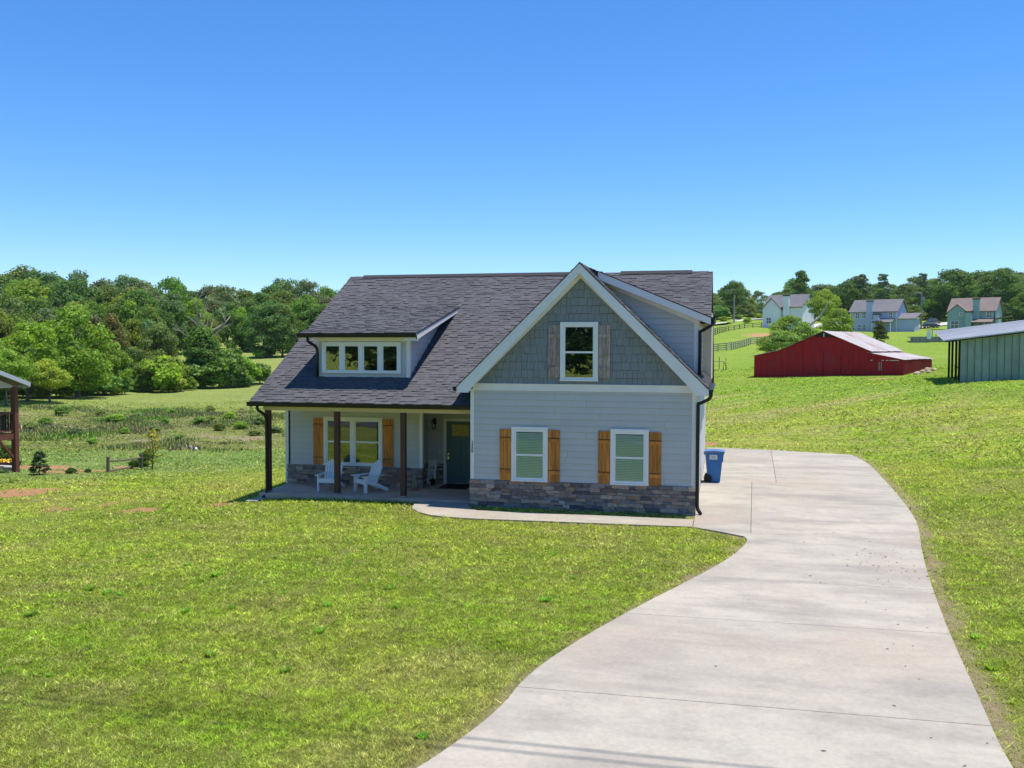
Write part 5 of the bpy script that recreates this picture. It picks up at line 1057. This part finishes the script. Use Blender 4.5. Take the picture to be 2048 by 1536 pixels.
far_house('blue_house', 'pale blue two-storey far house with chimney and grey roof above the barn', 1700, 666, 275, 'wallblue', 'roofgrey', 12.4, 10.5, 5.9, 9.2, TH_, chim=((4.6, 8.4, 1.6, 1.0), (6.9, 4.7, 1.3, 2.6)), porch=(6.6, 11.6, 2.8, 3.2), wins=((1.5, 2.5, 3.9, 5.3, 0), (3.3, 4.1, 3.9, 5.3, 0), (.4, 1.2, .6, 2.0, 0), (2.1, 2.9, .6, 2.0, 0), (3.4, 4.2, .6, 2.0, 0), (10.4, 11.2, 3.9, 5.3, 0)), garage=(0, 4.5, 3.6))
far_house('teal_house', 'teal green two-storey far house with brown roof and tall chimney', 1897, 661, 262, 'wallteal', 'roofbrown', 10.6, 10.0, 5.6, 8.9, TH_, cross=(0, 4.6, 1.6, 7.0), chim=((5.7, 8.2, 1.5, .9), (4.4, 4.9, 1.4, 3.0)), porch=(5.9, 10.2, 2.8, 3.0), wins=((.9, 2.6, 1.0, 2.8, -1.6), (2.9, 3.9, 4.3, 4.9, -1.6), (8.8, 9.9, 3.7, 5.3, 0), (8.4, 9.5, .8, 2.4, 0)))
p = at(2004, 660, 262); ah = thing('open_shelter', 'small brown-roofed open shelter at the end of the teal house', 'shelter', (p[0], p[1], H(p[0], p[1])), TH_); MB().prism([(-2, 3.1), (2, 3.9), (2, 3.7), (-2, 2.9)], 'y', -2, 2).build('roof', MT['roofbrown'], ah)
for a in (-1.7, 1.7):
    for b in (-1.7, 1.7): MB().box(a-.12, a+.12, b-.12, b+.12, -.5, 3.2).build('post', MT['darkwood'], ah)
# cars on the far drive
def car(label, px, py, rot, mat):
    p = hit(px, py); c = thing('parked_car', label, 'car', (p.x, p.y, H(p.x, p.y)+.09), rot, None); bodyp = [(-2.25, .35), (-2.3, .75), (-2.1, 1.0), (-1.2, 1.08), (1.3, 1.05), (2.15, .88), (2.3, .65), (2.25, .35)]
    MB().prism(bodyp, 'y', -.9, .9).build('body', MT[mat], c, bevel=.08); MB().prism([(-2.0, 1.0), (-1.75, 1.6), (-1.4, 1.68), (.2, 1.66), (1.15, 1.05)], 'y', -.78, .78).build('cabin', MT['carglass'], c, bevel=.05)
    MB().prism([(-1.8, 1.6), (-1.4, 1.72), (.25, 1.70), (.4, 1.6)], 'y', -.74, .74).build('car_roof', MT[mat], c, bevel=.03)
    for x_ in (-1.4, 1.4):
        for y_ in (-.88, .88):
            wv = MB().lathe([(.02, -.1), (.3, -.1), (.34, -.06), (.34, .06), (.3, .1), (.02, .1)], n=16).build('wheel', MT['rubber'], c); wv.location = (x_, y_, .34); wv.rotation_euler = (math.pi/2, 0, 0); MB().lathe([(.02, -.115), (.2, -.112), (.2, .112), (.02, .115)], n=12).build('rim', MT['chrome'], wv)
    for y_ in (-.6, .6): MB().box(2.2, 2.31, y_-.18, y_+.18, .66, .8).build('headlight', MT['label'], c)
car('black car parked lower on the drive between the far houses', 1862, 656.5, math.radians(20), 'carblack')
car('dark blue car parked up the drive behind the black one', 1868, 649, math.radians(50), 'carsilver')
for px, py, top, lab in ((1468, 641, 591, 'grey utility pole beyond the far lane'), (1842, 654, 589, 'grey utility pole with a lamp between the blue and teal houses')):
    p = at(px, py, 285); z0 = H(p[0], p[1]); hgt_ = (py-top)*285/FPX+1; e = thing('utility_pole', lab, 'utility pole', (p[0], p[1], z0-.3)); MB().tube([(0, 0, 0), (0, 0, hgt_)], [.24, .19], 8).build('pole', MT['wood'], e)
    if top == 589: MB().tube([(0, 0, hgt_-.8), (-1.2, 0, hgt_-.3), (-1.6, 0, hgt_-.5)], .1, 6).box(-1.9, -1.3, -.2, .2, hgt_-.75, hgt_-.5).build('lamp_arm', MT['wood'], e); MB().tube([(.4, 0, hgt_-2.6), (.4, 0, hgt_-1.6)], .3, 8).build('transformer', MT['greystone'], e)
# fences on the far slope
def rail_fence(label, pts, mat, h, n, rails, wdt):
    P = [hit(*q) for q in pts]; f = thing('paddock_fence', label, 'fence', P[0]); seg = [0]
    for a, b in zip(P, P[1:]): seg.append(seg[-1]+(b-a).length)
    Q = []
    for i in range(n):
        s_ = seg[-1]*i/(n-1); k = max(j for j in range(len(seg)-1) if seg[j] <= s_+1e-6); t = (s_-seg[k])/(seg[k+1]-seg[k]); q = P[k].lerp(P[k+1], t); q.z = H(q.x, q.y); Q.append(q-P[0])
    for q in Q: MB().box(q.x-wdt/2, q.x+wdt/2, q.y-wdt/2, q.y+wdt/2, q.z-.3, q.z+h).build('post', MT[mat], f)
    for a, b in zip(Q, Q[1:]):
        for r_ in rails: MB().beam(a+Vector((0, 0, r_*h)), b+Vector((0, 0, r_*h)), .06, .14).build('rail', MT[mat], f)
rail_fence('brown three-rail timber fence climbing the slope below the far lane', [(1405, 676), (1425, 672), (1455, 663), (1490, 657.5), (1523, 655)], 'fence', 1.35, 14, (.28, .6, .92), .2)
rail_fence('grey weathered fence crossing the pasture behind the barn', [(1400, 707), (1425, 704.5), (1460, 701), (1500, 690), (1540, 686)], 'greyfence', 1.25, 17, (.2, .45, .7, .95), .13)
# soccer goal and stake on the pasture
p = hit(1430, 741); sgl = thing('soccer_goal', 'small black framed play goal with yellow stay on the pasture', 'goal', (p.x, p.y, H(p.x, p.y)), .05)
MB().tube([(-2, 0, 0), (-2, 0, 1.0), (.9, 0, 1.0), (.9, 0, .0)], .04, 6).tube([(-2, 0, .05), (.9, 0, .05)], .035, 6).build('goal_frame', MT['black'], sgl); MB().tube([(.9, 0, 1.0), (1.2, .5, .5), (1.35, .8, .0)], .05, 6).build('yellow_stay', MT['yellow'], sgl); MB().tube([(.45, .1, 0), (.45, .1, 1.5)], .035, 6).build('upright', MT['black'], sgl)
p = hit(1451.5, 741); tag(MB().tube([(p.x, p.y, H(p.x, p.y)-.1), (p.x, p.y, H(p.x, p.y)+1.35)], .03, 6).build('marker_stake', MT['black']), 'thin dark marker stake standing alone on the pasture', 'stake')
for px, py in ((380.5, 898.5), (391.5, 902)):
    p = hit(px, py); b = MB().sphere((p.x, p.y, H(p.x, p.y)+.11), .11, 12, 8).build('play_ball', MT['white'], smooth=True); tag(b, 'small black and white play ball lying at the meadow edge', 'ball', 'balls at the meadow edge')
    MB().sphere((p.x-.05, p.y-.03, H(p.x, p.y)+.14), .09, 10, 6).build('dark_patch', MT['ink'], b)
# raised pool deck
p = hit(1862, 684); pd = thing('pool_deck', 'low grey timber deck with railing and white ladder on the green slope', 'deck', (p.x, p.y, H(p.x, p.y)), -.05)
for i in range(12): MB().box(-3.2+i*.6, -3.2+i*.6+.57, -.05, .03, -.4, .85).build('skirt_board', MT['greyfence'], pd)
MB().box(-3.2, 4.0, .03, 4.0, .8, .88).build('deck_floor', MT['greyfence'], pd)
for i in range(6): MB().box(.2+i*.6, .28+i*.6, .5, .58, .88, 2.0).build('rail_post', MT['darkwood'], pd)
MB().box(-.6, 3.4, .5, .58, 2.0, 2.1).build('rail', MT['darkwood'], pd); MB().box(-.65, -.05, -.2, .3, .5, 1.7).box(-.6, -.1, -.22, .1, 1.75, 2.1).build('white_ladder', MT['white'], pd)

# ================================================================== neighbouring porch and garden
zg = H(-23.3, 8.9); nb = thing('neighbour_porch', 'redwood-stained raised porch corner of the neighbouring house with pale roof edge', 'porch', (-23.3, 8.9, zg)); c0 = -zg
MB().box(-.11, .11, -.11, .11, -.3, c0+2.72).build('post', MT['redwood'], nb, bevel=.01); MB().box(-.11, .11, -4.3, -4.08, -.3, c0+2.9).build('post', MT['redwood'], nb); MB().box(-4.3, -4.1, -.11, .11, -.3, c0+2.72).build('post', MT['redwood'], nb)
MB().box(-.06, .05, -7, -.115, c0+.42, c0+.66).box(-4.5, -.115, -.06, .05, c0+.42, c0+.66).build('rim_beam', MT['redwood'], nb)
for i in range(30): MB().box(-4.4, -.08, -6.9+i*.225, -6.9+i*.225+.215, c0+.66, c0+.69).build('deck_board', MT['redwood'], nb)
MB().box(-.04, .05, -4.08, -.115, c0+1.53, c0+1.59).box(-.03, .03, -4.08, -.115, c0+.76, c0+.81).build('railing', MT['redwood'], nb); MB().box(-4.1, -.115, -.04, .05, c0+1.53, c0+1.59).box(-4.1, -.115, -.03, .03, c0+.76, c0+.81).build('railing', MT['redwood'], nb)
for i in range(28): MB().box(-.018, .018, -.25-i*.135, -.214-i*.135, c0+.81, c0+1.53).build('baluster', MT['darkwood'], nb)
for i in range(28): MB().box(-.25-i*.135, -.214-i*.135, -.018, .018, c0+.81, c0+1.53).build('baluster', MT['darkwood'], nb)
MB().beam((0, -.1, c0-.42), (0, -.95, c0+.44), .09, .09).build('brace', MT['redwood'], nb)
rs = .33; MB().prism([(.55, c0+2.86), (-7, c0+2.86+rs*7.55), (-7, c0+2.74+rs*7.55), (.55, c0+2.74)], 'x', -4.8, .32).build('roof', MT['roofgrey'], nb)
MB().prism([(.57, c0+2.89), (-7, c0+2.89+rs*7.57), (-7, c0+2.70+rs*7.57), (.57, c0+2.70)], 'x', .32, .36).build('fascia', MT['bluewhite'], nb); MB().prism([(.1, c0+2.68), (-7, c0+2.68), (-7, c0+2.7+rs*7), (.1, c0+2.72)], 'x', -.08, .0).build('frieze', MT['cream'], nb)
MB().box(-4.6, .3, .52, .57, c0+2.66, c0+2.86).build('gutter', MT['bluewhite'], nb); MB().box(-4.6, -.5, -12, -5.2, -.4, c0+5).build('house_wall', MT['wallwhite'], nb)
def bedplant(label, px, py, kind, h, wd, col, cat='shrub', name='garden_shrub', idx=0):
    p = hit(px, py); return tree(name, label, cat, p.x, p.y, h, kind, col, wd, idx=idx)
bedplant('small dark green conical evergreen shrub beside the neighbouring porch', 79, 950, 'cone', 1.15, 1.35, (.055, .10, .035))
bedplant('leafy green plant against the garden fence post', 268, 938, 'bush', .55, 1.0, (.075, .15, .02), 'plant', 'garden_plant', 1); bedplant('taller leafy plant beside the thin sapling', 292, 934, 'bush', .95, .9, (.10, .17, .03), 'plant', 'garden_plant', 2)
bedplant('low tufted plant in the bare clay bed', 142, 948, 'bush', .38, 1.25, (.07, .13, .03), 'plant', 'garden_plant', 3); bedplant('small spiky plant beside the clay bed edge', 176, 946, 'bush', .26, 1.2, (.065, .12, .035), 'plant', 'garden_plant', 0)
bedplant('tall leafy garden plants under the neighbouring deck', 8, 930, 'bush', 1.2, .9, (.12, .19, .05), 'plant', 'garden_plant', 1)
p = hit(305, 940); sap = thing('sapling', 'thin yellowing sapling with sparse leaves beside the garden fence', 'tree', (p.x, p.y, H(p.x, p.y))); MB().tube([(0, 0, -.05), (.03, 0, .8), (-.02, 0, 1.6), (.03, 0, 1.95)], [.03, .022, .015, .006], 6).build('trunk', MT['bark'], sap)
c = bpy.data.objects.new('crown', crown_mesh('crown', 901, 170, 26, 'tall', .05)); COL.objects.link(c); c.parent = sap; c.scale = (1.9, 1.9, 2.0); c.color = (.24, .23, .04, 1)
a, b = hit(216, 945), hit(283, 938); rf = thing('split_rail_fence', 'short weathered split-rail fence panel beside the thin sapling', 'fence', a); a.z = H(a.x, a.y); b.z = H(b.x, b.y); b = b-a
for q in (Vector((0, 0, 0)), b): MB().tube([q+Vector((0, 0, -.2)), q+Vector((.01, 0, .72))], .075, 7).build('post', MT['fence'], rf)
MB().tube([Vector((0, 0, .52)), b*.5+Vector((0, 0, .50)), b+Vector((0, 0, .56))], .045, 6).build('rail', MT['fence'], rf); MB().tube([Vector((0, 0, .06)), b*.65+Vector((0, 0, .14))], .045, 6).build('rail', MT['fence'], rf)
p = hit(14, 934); fb = thing('flower_planter', 'low planter of yellow flowers under the neighbouring deck', 'planter', (p.x, p.y, H(p.x, p.y))); MB().lathe([(.55, 0), (.62, .22), (.66, .24), (.6, .24), (.55, .2)], n=18).build('bowl', MT['darkwood'], fb)
m = MB(); rr = random.Random(3)
for i in range(150):
    q = Vector((rr.gauss(0, .24), rr.gauss(0, .24), .25+rr.uniform(0, .12))); n_ = Vector((rr.uniform(-.6, .6), rr.uniform(-.6, .6), 1)).normalized(); s1 = n_.orthogonal().normalized()*.055; s2 = n_.cross(s1); m.add([q-s1, q-s2, q+s1, q+s2], [(0, 1, 2, 3)])
m.build('flowers', MT['petal'], fb, fix=False)
for i, (px, py) in enumerate(((8, 940), (22, 942))): p = hit(px, py); o = MB().box(-.3, .3, -.15, .15, -.05, .2).build('edging_block', MT['greystone'], None, bevel=.02); o.location = (p.x, p.y, H(p.x, p.y)); tag(o, 'grey edging block in front of the flower planter', 'block', 'edging blocks by the planter')

# thin summer air
hz = MB().box(-1400, 1400, -400, 1500, -14, 62).build('haze', None, None, kind='stuff'); hz['label'] = 'thin pale summer haze'
hm = bpy.data.materials.new('haze'); hm.use_nodes = True; ht = hm.node_tree; ht.nodes.remove(ht.nodes['Principled BSDF'])
pv = nd(ht, 'ShaderNodeVolumePrincipled', Density=.00006, Anisotropy=.2); pv.inputs['Color'].default_value = (.86, .93, 1, 1); ht.links.new(pv.outputs[0], ht.nodes['Material Output'].inputs['Volume']); hz.data.materials.append(hm)
